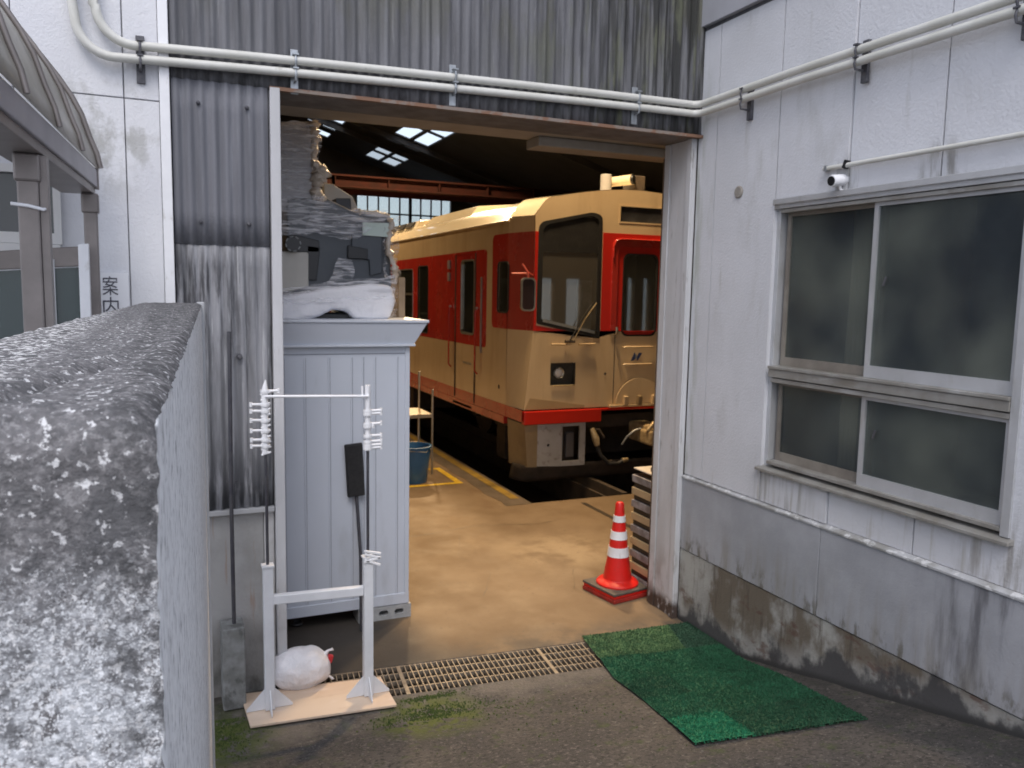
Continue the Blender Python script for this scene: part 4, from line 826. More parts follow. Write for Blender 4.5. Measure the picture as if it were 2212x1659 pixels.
# roof gear
p = aty(1309, 395, TY+.7)
MB().lathe([(0, p.z+.11), (.065, p.z+.11), (.075, p.z+.10), (.075, p.z-.2)], (p.x, TY+.7, 0), 20).build('roof_vent', mat('vent_grey', (.36, .36, .37), None, rough=.4), T, smooth=30)
p = aty(1345, 395, TY+.6)
MB().tube([(p.x-.10, TY+.75, p.z+.02), (p.x+.06, TY+.45, p.z+.03)], [.065, .07], 18).build('horn_cover', roof_paint, T, smooth=40)
MB().tube([(p.x+.05, TY+.44, p.z+.03), (p.x+.065, TY+.42, p.z+.03)], [.066, .058], 18).build('horn_mouth', mach_black, T, smooth=40)
MB().box(p.x+.12, p.x+.3, TY+.5, TY+.8, 3.70, p.z+.1).build('antenna_box', under, T, bev=.02)
ac = MB(); ac.prism([(TX+.18, 6.6, 3.50), (TX+.30, 6.6, 3.66), (2.9, 6.6, 3.86), (3.2, 6.6, 3.5)], (0, 0, 0), (0, 2.2, 0)); ac.build('roof_unit', roof_paint, T, bev=.02)
ac = MB(); ac.prism([(TX+.18, 9.5, 3.50), (TX+.30, 9.5, 3.66), (2.9, 9.5, 3.86), (3.2, 9.5, 3.5)], (0, 0, 0), (0, 2.6, 0)); ao = ac.build('roof_unit', roof_paint, T, bev=.02)
for i in range(4): MB().obox((TX+.235, 9.0+.55*i+.9, 3.585), (.05, .42, .12), ry=math.radians(37)).build('vent_grille', mach_black, ao)
# interior glimpsed through the glass
it = MB(); it.box(TX+.25, 3.4, 6.2, 6.24, .95, 3.3); it.build('cab_bulkhead', mat('bulkhead_tan', (.50, .46, .38), None, rough=.7), T)
it = MB(); it.box(TX+.1, 3.5, 4.6, 18, .9, 1.0); it.box(3.4, 3.45, 4.6, 18, 1, 3.2); it.build('interior', mat('interior_dim', (.40, .39, .35), None, rough=.8), T)
it = MB(); it.box(.85, 1.65, 4.35, 4.75, 1.85, 1.92); it.box(.9, 1.6, 4.5, 4.7, 1.1, 1.86); it.build('driver_desk', mach_black, T, bev=.02)
for x in (1.05, 1.45, 2.35): 
    MB().box(x, x+.26, 6.17, 6.19, 1.75, 2.6).build('reflection_panel', mat('reflection_pale', (.85, .88, .86), (.6, .66, .62), 4, .6), T)  # pale panels added to stand in for reflections seen in the windscreen
for y in (9.2, 10.4, 11.6, 12.8): MB().box(TX+.15, TX+.6, y, y+.45, 1.0, 2.0).build('seat', mat('seat_dim', (.25, .25, .22), (.5, .5, .46), 3, .8), T, bev=.06)

# ============================================================ storage cabinet and what stands on it
K = empty('storage_cabinet', (-2.6, 1.2, .1), 'pale blue grey steel storage shed standing just inside the doorway', 'shed')
kx0, kx1, ky0, ky1 = -3.75, -1.865, .75, 1.65
MB().box(kx0, kx1, ky0, ky1, .14, 2.05).build('body', cab_mat, K, bev=.006)
MB().box(kx0-.005, kx1+.006, ky0-.008, ky1, .105, .185).build('base_rail', cab_mat, K, bev=.004)
ev = MB(); ev.prism([(kx0, ky0-.02, 2.02), (kx0, ky0-.075, 2.175), (kx0, ky1, 2.19), (kx0, ky1, 2.02)], (0, 0, 0), (kx1-kx0, 0, 0))
# eave flares outwards to the right as well
ev = MB(); ev.add([(kx0, ky0-.03, 2.02), (kx1+.03, ky0-.03, 2.02), (kx1+.03, ky1, 2.02), (kx0, ky1, 2.02), (kx0, ky0-.07, 2.17), (kx1+.115, ky0-.07, 2.17), (kx1+.115, ky1+.05, 2.17), (kx0, ky1+.05, 2.17)], [(0, 1, 2, 3), (4, 5, 6, 7), (0, 1, 5, 4), (1, 2, 6, 5), (2, 3, 7, 6), (3, 0, 4, 7)])
ev.build('roof_eave', cab_mat, K, bev=.005)
MB().box(kx0, kx1+.125, ky0-.08, ky1+.06, 2.172, 2.192).build('roof_lip', cab_mat, K, bev=.004)
MB().box(kx0, kx1+.035, ky0-.045, ky1, 2.005, 2.022).build('eave_trim', cab_mat, K, bev=.002)
for x in (-2.74, -2.60, -2.435, -2.28, -2.20, -2.115, -1.955):
    s_ = MB(); s_.box(x-.006, x+.006, ky0-.005, ky0-.0005, .19, 1.93); s_.build('panel_rib', cab_mat, K, bev=.002)
    MB().box(x+.007, x+.010, ky0-.0025, ky0-.0005, .19, 1.93).build('panel_seam', cab_seam, K)
MB().box(kx0, kx1-.03, ky0-.003, ky0-.0006, 1.95, 1.957).build('panel_seam', cab_seam, K)
MB().box(kx1-.03, kx1+.004, ky0-.009, ky0+.01, .16, 2.0).build('corner_post', cab_mat, K, bev=.004)
# cinder block: body with real hollows, holes face the door
bk = plate('cinder_block', [(-2.235, 0), (-1.845, 0), (-1.845, .1), (-2.235, .1)], [rrect(-2.235+.035+.115*i, -2.235+.105+.115*i, .03, .072, .02) for i in range(3)], FY(ky0-.01), .19, block_mat)
tag(bk, 'grey cinder block with oval holes under the right corner of the blue grey shed', 'block')
bk2 = plate('cinder_block', [(-3.65, 0), (-3.26, 0), (-3.26, .1), (-3.65, .1)], [rrect(-3.65+.035+.115*i, -3.65+.105+.115*i, .03, .072, .02) for i in range(3)], FY(ky0-.01), .19, block_mat)
tag(bk2, 'grey cinder block under the hidden left end of the blue grey shed', 'block')
tag(MB().lathe([(.035+.012*math.cos(a_), .014+.012*math.sin(a_)) for a_ in [i*math.pi/4 for i in range(9)]], atz(641, 1350, 0), 24).build('rubber_ring', hose_mat, smooth=60), 'black rubber ring lying on the floor under the blue grey shed', 'ring')

# wrapped machine
MZ = 2.194
MM = empty('wrapped_machine', (-2.4, 1.2, MZ), 'charcoal office machine bundled in clear stretch film on top of the blue grey shed', 'machine')
def W_(u, v, y=1.0): p = aty(u, v, y); return (p.x, p.y, p.z)
def lump(poly, y0, y1, mt, name, amp=.012, bev=.02, sub=2):
    o = MB().prism([(a[0], y0, a[2]) for a in [W_(u, v, y0) for u, v in poly]], (0, 0, 0), (0, y1-y0, 0)).build(name, mt, MM)
    md = o.modifiers.new('b', 'BEVEL'); md.width = bev; md.segments = 3; md.limit_method = 'ANGLE'
    md = o.modifiers.new('r', 'REMESH'); md.mode = 'VOXEL'; md.voxel_size = .012
    tx = bpy.data.textures.new('w', 'CLOUDS'); tx.noise_scale = .12
    md = o.modifiers.new('d', 'DISPLACE'); md.texture = tx; md.strength = amp; md.texture_coords = 'GLOBAL'
    o.data.shade_smooth(); return o
# foam-wrapped slab at the bottom, sagging, with a dark gap under it
lump([(560, 640), (600, 640), (700, 622), (800, 612), (848, 616), (856, 650), (845, 690), (812, 692), (765, 690), (750, 672), (720, 670), (690, 684), (650, 697), (560, 697)], .86, 1.55, wrap_white, 'foam_slab', .012, .03)
MB().prism([W_(u, v, .95) for u, v in ((660, 697), (700, 676), (765, 678), (768, 694))], (0, 0, 0), (0, .3, 0)).build('foot', mach_black, MM, bev=.01)
MB().prism([W_(u, v, .95) for u, v in ((560, 645), (560, 540), (667, 545), (667, 620))], (0, 0, 0), (0, .5, 0)).build('side_cover', mach_beige, MM, bev=.01)
MB().prism([W_(u, v, .98) for u, v in ((620, 640), (620, 430), (700, 425), (770, 460), (843, 468), (846, 620))], (0, 0, 0), (0, .55, 0)).build('body', mach_dark, MM, bev=.012)
MB().prism([W_(u, v, .955) for u, v in ((664, 604), (664, 530), (692, 534), (684, 606))], (0, 0, 0), (0, .03, 0)).build('recess', mach_black, MM, bev=.004)
MB().prism([W_(u, v, .955) for u, v in ((630, 545), (630, 505), (690, 520), (690, 545))], (0, 0, 0), (0, .03, 0)).build('recess', mach_black, MM, bev=.004)
MB().prism([W_(u, v, .945) for u, v in ((752, 545), (752, 530), (795, 538), (795, 560), (752, 558))], (0, 0, 0), (0, .05, 0)).build('panel_edge', mach_black, MM, bev=.004)
MB().prism([W_(u, v, .955) for u, v in ((760, 556), (760, 500), (826, 500), (826, 590), (800, 596), (798, 562))], (0, 0, 0), (0, .04, 0)).build('panel', mach_dark, MM, bev=.006)
MB().prism([W_(u, v, .935) for u, v in ((784, 508), (784, 480), (840, 482), (840, 512))], (0, 0, 0), (0, .02, 0)).build('sticker', sticker_mat, MM)
kb = MB(); kc = W_(633, 527, .9)
kb.tube([(kc[0], .93, kc[2]), (kc[0], .90, kc[2])], [.055, .05], 24); ko = kb.build('knob', mach_black, MM, smooth=30)
for i in range(8):
    a_ = i*math.pi/4; MB().tube([(kc[0]+.05*math.cos(a_), .895, kc[2]+.05*math.sin(a_)), (kc[0]+.05*math.cos(a_+.45), .895, kc[2]+.05*math.sin(a_+.45))], .005, 6).build('tick', galv, ko)
MB().prism([W_(u, v, 1.1) for u, v in ((725, 450), (725, 428), (758, 428), (760, 458))], (0, 0, 0), (0, .15, 0)).build('handle', mach_black, MM, bev=.006)
MB().prism([W_(u, v, 1.35) for u, v in ((700, 452), (700, 395), (720, 398), (762, 425), (775, 455))], (0, 0, 0), (0, .1, 0)).build('tray', mach_beige, MM, bev=.008)
# tall grey bundle behind/above
GB = empty('grey_bundle', (-2.7, 1.1, 2.95), 'tall grey board wrapped in film standing on the wrapped machine behind the door jamb', 'bundle')
old = MM; MM = GB
lump([(560, 455), (560, 262), (668, 262), (672, 300), (676, 440), (650, 452)], 1.02, 1.4, wrap_grey, 'board', .010, .012)
MM = old
def sheet(P, name='film', par=None, amp=.02, sc=9, nu=50, nv=50):
    A_, B_, C_, D_ = [Vector(p) for p in P]
    nrm = (B_-A_).cross(D_-A_).normalized()
    def fn(u, v):
        p = (A_*(1-u)+B_*u)*(1-v)+(D_*(1-u)+C_*u)*v
        e = amp*.45*fbm((p.x*.35+p.z*.2, p.y, p.z*1.6), sc, 3)
        ed = .03*nz((p.x, p.z, 1), 9)
        return p+nrm*e+(D_-A_).normalized()*ed*(1 if v > .5 else 1)+(B_-A_).normalized()*ed*(abs(u-.5)*2)**3
    return MB().grid(fn, nu, nv).build(name, film, par or MM, smooth=80, recalc=False)
sheet([W_(590, 512, .93), W_(690, 505, .93), W_(700, 425, .93), W_(590, 425, .93)])
sheet([W_(655, 500, .90), W_(765, 520, .90), W_(840, 470, .93), W_(680, 428, .93)], amp=.03, sc=13)
sheet([W_(690, 640, .89), W_(760, 650, .88), W_(765, 560, .90), W_(735, 555, .91)], amp=.03, sc=14)
sheet([W_(600, 660, .84), W_(852, 640, .86), W_(850, 596, .90), W_(600, 622, .90)], amp=.02)
sheet([W_(830, 600, .92), W_(858, 610, 1.2), W_(862, 470, 1.2), W_(828, 460, .94)], amp=.04, sc=14)
sheet([W_(835, 690, .92), W_(862, 690, 1.3), W_(866, 585, 1.3), W_(846, 585, .93)], amp=.03, sc=12)
sheet([W_(720, 470, .94), W_(845, 478, .94), W_(840, 455, 1.2), W_(740, 448, 1.2)], amp=.02, sc=14)
sheet([W_(590, 440, .98), W_(690, 440, 1.0), W_(690, 262, 1.02), W_(590, 262, 1.0)], par=GB, amp=.02, sc=8)
def ropey(path, name, par, rad, seed):
    pts = [Vector(W_(u, v, y)) for u, v, y in path]; P = []
    for i in range(len(pts)-1):
        for k in range(8): P.append(pts[i].lerp(pts[i+1], k/8)+Vector((nz((i, k, seed), .9), nz((k, i, seed+3), .8), nz((i, k, seed+9), 1.1)))*.012)
    mb_ = MB(); mb_.tube(P, [rad*(.5+abs(nz((i*.37, seed, 2), 1.3))*1.9) for i in range(len(P))], 10)
    mb_.v = [tuple(Vector(v)+Vector((nz((v[0]*2, v[1]*2, v[2]*.6), 30), nz((v[0]*2, v[1]*2, v[2]*.6), 41), nz((v[2], v[0], v[1]), 26)*.4))*.013) for v in mb_.v]
    return mb_.build(name, mat('film_gathered', (.62, .56, .50), (.50, .42, .34), 20, .22, bump=.01, bscale=40, spec=.8), par, smooth=70)
ropey([(676, 262, 1.05), (680, 300, 1.05), (677, 350, 1.03), (688, 385, 1.0), (683, 425, 1.0)], 'film_edge', GB, .036, 1)
ropey([(676, 350, 1.0), (698, 372, 1.0), (692, 392, 1.0), (678, 372, .98)], 'film_edge', GB, .035, 4)
ropey([(676, 425, .98), (700, 433, .98), (690, 415, .98)], 'film_edge', GB, .03, 6)
ropey([(765, 455, 1.0), (800, 462, 1.0), (835, 466, 1.0), (850, 490, .98)], 'film_edge', MM, .022, 8)
ropey([(846, 480, .95), (838, 530, .93), (852, 580, .95), (856, 615, 1.0)], 'film_edge', MM, .022, 12)
tag(MB().obox(W_(857, 650, 1.35), (.05, .3, .36)).build('cardboard_panel', mat('cardboard', (.42, .32, .22), (.36, .27, .18), 5, .8), bev=.004), 'tan cardboard panel at the right edge of the wrapped machine', 'cardboard')

# ============================================================ things by the door
# traffic cone on its weight plates
cb = Vector((-.155, .62, 0))
wt = empty('cone_weight', cb, 'pair of square weight plates, dark on red, holding down the traffic cone', 'cone weight')
ang = math.radians(10)
MB().obox(cb+Vector((0, 0, .018)), (.40, .40, .034), rz=ang).build('lower_plate', mat('weight_red', (.35, .02, .015), (.2, .02, .015), 12, .5), wt, bev=.008)
MB().obox(cb+Vector((0, 0, .048)), (.385, .385, .024), rz=ang).build('middle_plate', cone_red, wt, bev=.006)
MB().obox(cb+Vector((0, 0, .071)), (.40, .40, .020), rz=ang).build('upper_plate', pad_mat, wt, bev=.006)
cn = empty('traffic_cone', cb+Vector((0, 0, .082)), 'red traffic cone with three white reflective bands standing by the right door jamb', 'traffic cone')
c_ = cb+Vector((0, 0, .082))
CH = .64
def rad(h): return .115-(.115-.032)*h/CH
MB().lathe([(0, 0), (.17, 0), (.17, .012), (.155, .028), (.125, .034), (.115, .045)], c_, 40).build('cone_base', cone_red, cn, smooth=40)
prof = [(.116, .04), (rad(.2), .2), (rad(.55), .55), (rad(.58), .58), (.036, .61), (.034, .65), (.026, .665), (.012, .67), (0, .67)]
MB().lathe(prof, c_, 40).build('cone_body', cone_red, cn, smooth=40)
for h0, h1 in ((.23, .305), (.37, .435), (.51, .56)):
    MB().lathe([(rad(h0)+.001, h0), (rad(h0)+.004, h0), (rad(h1)+.004, h1), (rad(h1)+.001, h1)], c_, 40).build('reflective_band', cone_white, cn, smooth=40)
# stack of slats right behind the jamb
rk = empty('slat_rack', (.12, .62, 0), 'stack of thin wooden slatted trays behind the right door jamb', 'rack')
MB().box(.03, .39, .41, .74, .0, .03).build('base', wood_dark, rk)
nsl = 9
for i in range(nsl):
    z = .045+i*.104
    o = MB(); o.obox((.025+.19, .575, z+.03), (.38, .33, .058), ry=.01*nz((i, 0, 0), 3.3))
    o.build('slat', wood_slat if i % 2 else slat_grey, rk, bev=.004)
MB().box(.045, .36, .42, .73, .03, .94).build('core', mach_black, rk)
MB().obox((.215, .58, .985), (.35, .33, .014), rx=.01).build('paper_sheet', mat('paper_pale', (.50, .44, .36), None, rough=.7), rk, bev=.006)
jk = empty('grease_jack', (.13, .55, .985), 'dark metal bottle jack on top of the slat stack, half hidden by the jamb', 'jack')
MB().lathe([(0, 0), (.045, 0), (.045, .03), (.03, .05), (.03, .22), (.02, .23), (.02, .27), (.04, .28), (.04, .32), (.02, .34), (0, .34)], (.13, .55, .985), 20).build('body', mat('dark_steel', (.10, .09, .085), (.2, .18, .16), 20, .35, .7), jk, smooth=30)
# blue bucket
bu = atz(908, 1043, 0); bx, by = bu.x-.06, bu.y+.10
bkt = empty('bucket', (bx, by, 0), 'blue plastic bucket inside the yellow floor marking', 'bucket')
MB().lathe([(0, .01), (.16, .01), (.165, 0), (.17, .01), (.215, .44), (.225, .44), (.228, .465), (.205, .465), (.16, .02), (0, .02)], (bx, by, 0), 36).build('body', bucket_mat, bkt, smooth=40)
MB().tube([(bx-.22, by, .45), (bx-.1, by-.2, .43), (bx+.1, by-.22, .41), (bx+.23, by-.02, .45)], .006, 6).build('handle', galv, bkt, smooth=50)
# pipe framed work table
tl = atz(946, 1033, 0); tx, ty = tl.x, tl.y+.25
tb = empty('work_table', (tx-.3, ty, 0), 'light pipe framed work table with upright bars behind the blue bucket', 'table')
for x, y, h in ((tx, ty, 1.12), (tx, ty+.6, 1.30), (tx-.9, ty, .78), (tx-.9, ty+.6, .78), (tx-.18, ty+.02, .78)):
    MB().tube([(x, y, 0), (x, y, h)], .014, 10).build('leg', chrome, tb, smooth=50)
MB().box(tx-.95, tx, ty, ty+.62, .775, .80).build('tabletop', mat('table_board', (.42, .33, .22), (.34, .27, .18), 5, .5), tb, bev=.004)
MB().box(tx-.95, tx, ty-.012, ty-.001, .755, .80).build('apron', chrome, tb)
MB().box(tx-.95, tx, ty, ty+.6, .32, .335).build('lower_shelf', mat('table_board', (1, 1, 1)), tb)

# ============================================================ grate
G = empty('drain_grate', (-1.4, -.2, 0), 'rusty steel drain grating set in the floor across the doorway', 'drain grate')
def gp(x, t, z): return (x-.03*0+t*(-.035), yback(x)-.385*t-.003, z)
edges = [-2.86, -2.15, -1.20, -.25, .0]
for i in range(len(edges)-1):
    x0, x1 = edges[i]+.006, edges[i+1]-.006
    gm = MB()
    for t in (0.01, .25, .5, .75, .99): gm.bar(gp(x0, t, -.020), gp(x1, t, -.020), .010, .028)
    nb = int((x1-x0)/.034)
    for k in range(nb+1):
        x = x0+(x1-x0)*k/nb; gm.bar(gp(x, 0.01, -.018), gp(x, .99, -.018), .0065 if 0 < k < nb else .012, .032)
    gm.build('grate_panel', grate_mat, G)
fr_ = MB(); fr_.bar(gp(-2.87, -.02, -.012), gp(.0, -.02, -.012), .012, .02); fr_.bar(gp(-2.87, 1.02, -.012), gp(.0, 1.02, -.012), .012, .02); fr_.build('grate_frame', grate_mat, G)

# ============================================================ green turf mat made of tiles
MT = empty('turf_mat', (-.4, -.8, .05), 'green artificial turf mat of joined tiles laid from the doorway up the slope', 'mat')
c00, c10, c11, c01 = [atg(*q) for q in ((1256, 1378), (1531, 1343), (1872, 1556), (1500, 1612))]
side = [atg(1310, 1447), atg(1400, 1500)]
mid = atg(1592, 1404)
def mpt(u, v):
    L_ = c00.lerp(c01, v); R_ = c10.lerp(c11, v)
    # bowed left edge and shouldered right edge as laid
    L_ += Vector((.03*math.sin(v*math.pi), 0, 0)); R_ += Vector((.05*math.sin(min(1, v*1.6)*math.pi)*-1, 0, 0))
    p = L_.lerp(R_, u); p = Vector((min(p.x, X0-.02 if p.y < 0 else p.x), p.y, 0))
    p.z = gz(p.y)+.014+.006*nz((p.x, p.y, 2), 3)+.012*math.exp(-((v-.21)/.02)**2)*max(0, 1-u*2.2)
    return p
shade = {(0, 0): 3, (1, 0): 3, (2, 0): 5, (0, 1): 0, (1, 1): 0, (2, 1): 0, (0, 2): 2, (1, 2): 1, (2, 2): 0, (0, 3): 1, (1, 3): 0, (2, 3): 1, (0, 4): 4, (1, 4): 2, (2, 4): 2}
for (i, j), k in shade.items():
    u0, u1, v0, v1 = i/3, (i+1)/3, j/5, (j+1)/5
    if i == 0: u0 = 0
    if (i, j) == (0, 4): u1 = .34
    mbt = MB().grid(lambda a, b: tuple(mpt(u0+(u1-u0)*a, v0+(v1-v0)*b)), 14, 14)
    # short blades standing on the tile, thicker fringe outwards at the rim
    rnd = random.Random(i*9+j)
    for q in range(2600):
        a = u0+(u1-u0)*rnd.random(); b = v0+(v1-v0)*rnd.random(); p = mpt(a, b)
        if rnd.random() < .03 and j == 4: b = 1.0; p = mpt(a, b)+Vector((0, -.008, -.004))
        d = Vector((rnd.uniform(-1, 1), rnd.uniform(-1, 1), 0))*.005; h = Vector((rnd.uniform(-.006, .006), rnd.uniform(-.006, .006), rnd.uniform(.006, .013)))
        mbt.add([p-d, p+d, p+h], [(0, 1, 2)])
    mbt.build('turf_tile', turf[k], MT, recalc=False)

# ============================================================ stand, plywood, sack, brush
def ply():
    P = [atg(*q) for q in ((520, 1508), (822, 1470), (857, 1531), (541, 1578))]
    for p in P: p.z = max(p.z, 0)+.012
    return P
PP = ply()
po = MB(); po.prism(PP, (0, 0, 0), (0, 0, .014))
tag(po.build('plywood_board', ply_mat, bev=.002), 'pale plywood board on the ground under the white steel stand', 'board')
ZP = .03
pl_ = atz(583, 1530, ZP); pr_ = atz(795, 1500, ZP)
ST = empty('steel_stand', ((pl_.x+pr_.x)/2, (pl_.y+pr_.y)/2, ZP), 'white H shaped steel stand with two uprights on the plywood board', 'stand')
PW = .054
for p in (pl_, pr_):
    MB().box(p.x-PW/2, p.x+PW/2, p.y-PW/2, p.y+PW/2, ZP, .86).build('post', stand_mat, ST, bev=.004)
    MB().box(p.x-PW/2-.006, p.x+PW/2+.006, p.y-PW/2-.006, p.y+PW/2+.006, .86, .872).build('post_cap', stand_mat, ST, bev=.002)
    for s_ in (-1, 1):
        MB().prism([(p.x+s_*PW/2, p.y-.003, ZP), (p.x+s_*(PW/2+.10), p.y-.003, ZP), (p.x+s_*(PW/2+.10), p.y-.003, ZP+.012), (p.x+s_*PW/2, p.y-.003, ZP+.12)], (0, 0, 0), (0, .006, 0)).build('gusset', stand_mat, ST)
        MB().prism([(p.x-.003, p.y+s_*PW/2, ZP), (p.x-.003, p.y+s_*(PW/2+.08), ZP), (p.x-.003, p.y+s_*(PW/2+.08), ZP+.012), (p.x-.003, p.y+s_*PW/2, ZP+.12)], (0, 0, 0), (.006, 0, 0)).build('gusset', stand_mat, ST)
cza = aty(590, 1290, pl_.y).z; czb = aty(780, 1280, pr_.y).z
cz = (cza+czb)/2
MB().obox(((pl_.x+pr_.x)/2, (pl_.y+pr_.y)/2, cz), (abs(pr_.x-pl_.x)-PW+.002, PW*.8, PW*.95), rz=math.atan2(pr_.y-pl_.y, pr_.x-pl_.x)).build('crossbar', stand_mat, ST, bev=.004)
# rods standing in the posts, dressed with white plastic ties
RL = empty('left_rod', (pl_.x, pl_.y, .872), 'thin rod in the left post of the white stand with a column of white hooks', 'rod', 'rods dressed with white hooks')
RR_ = empty('right_rod', (pr_.x, pr_.y, .872), 'thin rod in the right post of the white stand with three pairs of white hooks', 'rod', 'rods dressed with white hooks')
RL.name = 'hook_rod'; RR_.name = 'hook_rod'
def rodpt(u, v, p): q = aty(u, v, p.y); return q.z
zt = rodpt(577, 850, pl_); MB().tube([(pl_.x, pl_.y, .80), (pl_.x, pl_.y, zt)], .0085, 10).build('rod', rod_mat, RL, smooth=50)
zs0 = rodpt(573, 980, pl_); MB().tube([(pl_.x-.004, pl_.y, zs0), (pl_.x-.002, pl_.y, zt-.0), (pl_.x, pl_.y, zt+.03), (pl_.x+.004, pl_.y, zt+.075)], [.017, .018, .015, .003], 12).build('sleeve', tie_mat, RL, smooth=50)
def hook(par, c, s_, L=.075):
    m_ = MB(); m_.tube([(c[0]-s_*.02, c[1], c[2]), (c[0]+s_*L, c[1]-.01, c[2]+.004)], .008, 8); m_.tube([(c[0]+s_*L, c[1]-.01, c[2]-.008), (c[0]+s_*L, c[1]-.01, c[2]+.016)], .008, 8)
    m_.lathe([(.024, -.01), (.026, 0), (.024, .01)], c, 12)
    return m_.build('hook', tie_mat, par, smooth=50)
for v in (874, 888, 908, 930, 950, 963):
    hook(RL, (pl_.x, pl_.y, rodpt(572, v, pl_)), -1)
for i in range(12):
    z = zs0+(zt-zs0)*i/11; m_ = MB(); m_.tube([(pl_.x-.024, pl_.y-.006, z-.006), (pl_.x+.026, pl_.y-.01, z+.010)], .006, 6); m_.build('tie', tie_mat, RL, smooth=50)
hook(RL, (pl_.x, pl_.y, rodpt(590, 845, pl_)), 1, .07)
zt2 = rodpt(792, 832, pr_); zs2 = rodpt(792, 972, pr_)
MB().tube([(pr_.x, pr_.y, .80), (pr_.x, pr_.y, zt2-.1)], .0085, 10).build('rod', rod_mat, RR_, smooth=50)
MB().tube([(pr_.x, pr_.y, zs2), (pr_.x, pr_.y, zt2)], .015, 12).build('sleeve', tie_mat, RR_, smooth=50)
MB().tube([(pr_.x-.03, pr_.y, zt2-.07), (pr_.x-.03, pr_.y, zt2-.005)], .007, 8).build('peg', tie_mat, RR_, smooth=50)
for v in (888, 894, 916, 921, 942, 954, 962, 968): hook(RR_, (pr_.x, pr_.y, rodpt(795, v, pr_)), 1, .075 if v % 2 == 0 else .03)
for k, (v, t_) in enumerate(((1190, .25), (1198, .35), (1206, -.2), (1212, .4))):
    z = rodpt(800, v, pr_); MB().obox((pr_.x+.02, pr_.y-.03, z), (.10, .012, .014), ry=t_).build('tie', tie_mat, RR_, bev=.003)
zb = rodpt(680, 855, pl_)
tag(MB().tube([(pl_.x, pl_.y-.02, aty(583, 855, pl_.y).z), (pr_.x, pr_.y-.02, aty(788, 855, pr_.y).z)], .008, 8).build('cross_rod', tie_mat, smooth=50), 'thin white rod laid level between the tops of the two hook rods', 'rod')
# sack
sc = atz(657, 1478, .0); sc = Vector((sc.x-.02, sc.y-.03, 0))
sk3 = empty('sack', sc, 'round white plastic sack lying by the left door jamb', 'sack')
def sackfn(u, v):
    th = 2*math.pi*u; ph = math.pi*v
    x = -math.cos(ph); r_ = max(0, math.sin(ph))**.62
    y = r_*math.cos(th); z = r_*math.sin(th)
    k = 1+.10*nz((x*2, y*2, z*2), 1.1)+.03*nz((x*2, y*2, z*2), 4)+.10*max(0, x)**2*nz((math.cos(th)*2.5, math.sin(th)*2.5, 0), 1.9)
    zz_ = z*.128*k+.122
    if zz_ < .012: zz_ = .012
    tp = 1-.18*max(0, x-.4)
    return (sc.x+x*.172, sc.y+y*.12*k*tp, zz_*tp)
MB().grid(sackfn, 48, 36).build('bag', bag_mat, sk3, smooth=80)
for a_, b_ in (((.14, 0, .18), (.182, -.01, .212)), ((.14, -.02, .05), (.18, -.03, .035))):
    a_ = sc+Vector(a_); b_ = sc+Vector(b_); MB().tube([a_, a_.lerp(b_, .5)+Vector((0, 0, .012)), b_, b_+Vector((.006, 0, .004))], [0.02, .007, .008, .011], 9).build('ear', bag_mat, sk3, smooth=60)
MB().obox(sc+Vector((.168, -.02, .16)), (.03, .03, .05), ry=.3).build('red_tag', mat('tag_red', (.48, .02, .03), None, rough=.5), sk3, bev=.006)
# black floor brush leaning on the cabinet
h0 = aty(779, 1335, .62); ht = aty(770, 1072, .715); 
BR = empty('floor_brush', (h0.x, .62, 0), 'black floor brush upside down leaning on the blue grey shed', 'brush')
bt = [aty(u, v, .70) for u, v in ((745, 962), (783, 957), (789, 1070), (752, 1075))]
o = MB().prism(bt, (0, 0, 0), (0, .03, 0)).build('brush_head', brush_mat, BR, bev=.006)
MB().prism([p+Vector((.008*sx, -.012, .008*sz)) for p, sx, sz in zip(bt, (1, -1, -1, 1), (-1, -1, 1, 1))], (0, 0, 0), (0, .012, 0)).build('bristle_pad', brush_mat, BR)
MB().tube([ht+Vector((0, 0, .01)), aty(779, 1200, .67), (h0.x, .60, 0.01)], .012, 10).build('handle', rod_mat, BR, smooth=50)
# pole in a concrete foot by the left wall
cf = Vector((-3.14, -.14, 0))
PO = empty('steel_pole', cf, 'slim black pole standing in a concrete foot beside the corrugated wall', 'pole')
a = aty(480, 1362, -.2); b = aty(528, 1362, -.2)
fx0, fx1 = aty(480, 1400, -.2).x, aty(530, 1400, -.2).x
MB().box(fx0, fx1, -.2, -.03, 0, a.z).build('foot', mat('foot_concrete', (.26, .27, .27), (.17, .175, .17), 9, .9, bump=.004, layers=[((.06, .06, .055), 12, (1, 1, .6), .5, .65, .7)]), PO, bev=.008)
MB().tube([aty(506, 1362, -.12), aty(500, 1100, -.12), aty(495, 716, -.12)], .0115, 10).build('shaft', rod_mat, PO, smooth=50)
MB().tube([aty(490, 1040, -.1), aty(506, 1042, -.09), aty(513, 1040, -.05)], .004, 6).build('wire_tie', dark_metal, PO)
MB().lathe([(0, -.06), (.012, -.058), (.016, -.045), (.016, -.02)], (aty(517, 770, -.03).x, 0, aty(517, 770, -.03).z), 10, 'y').build('bolt', dark_metal, D, smooth=40)

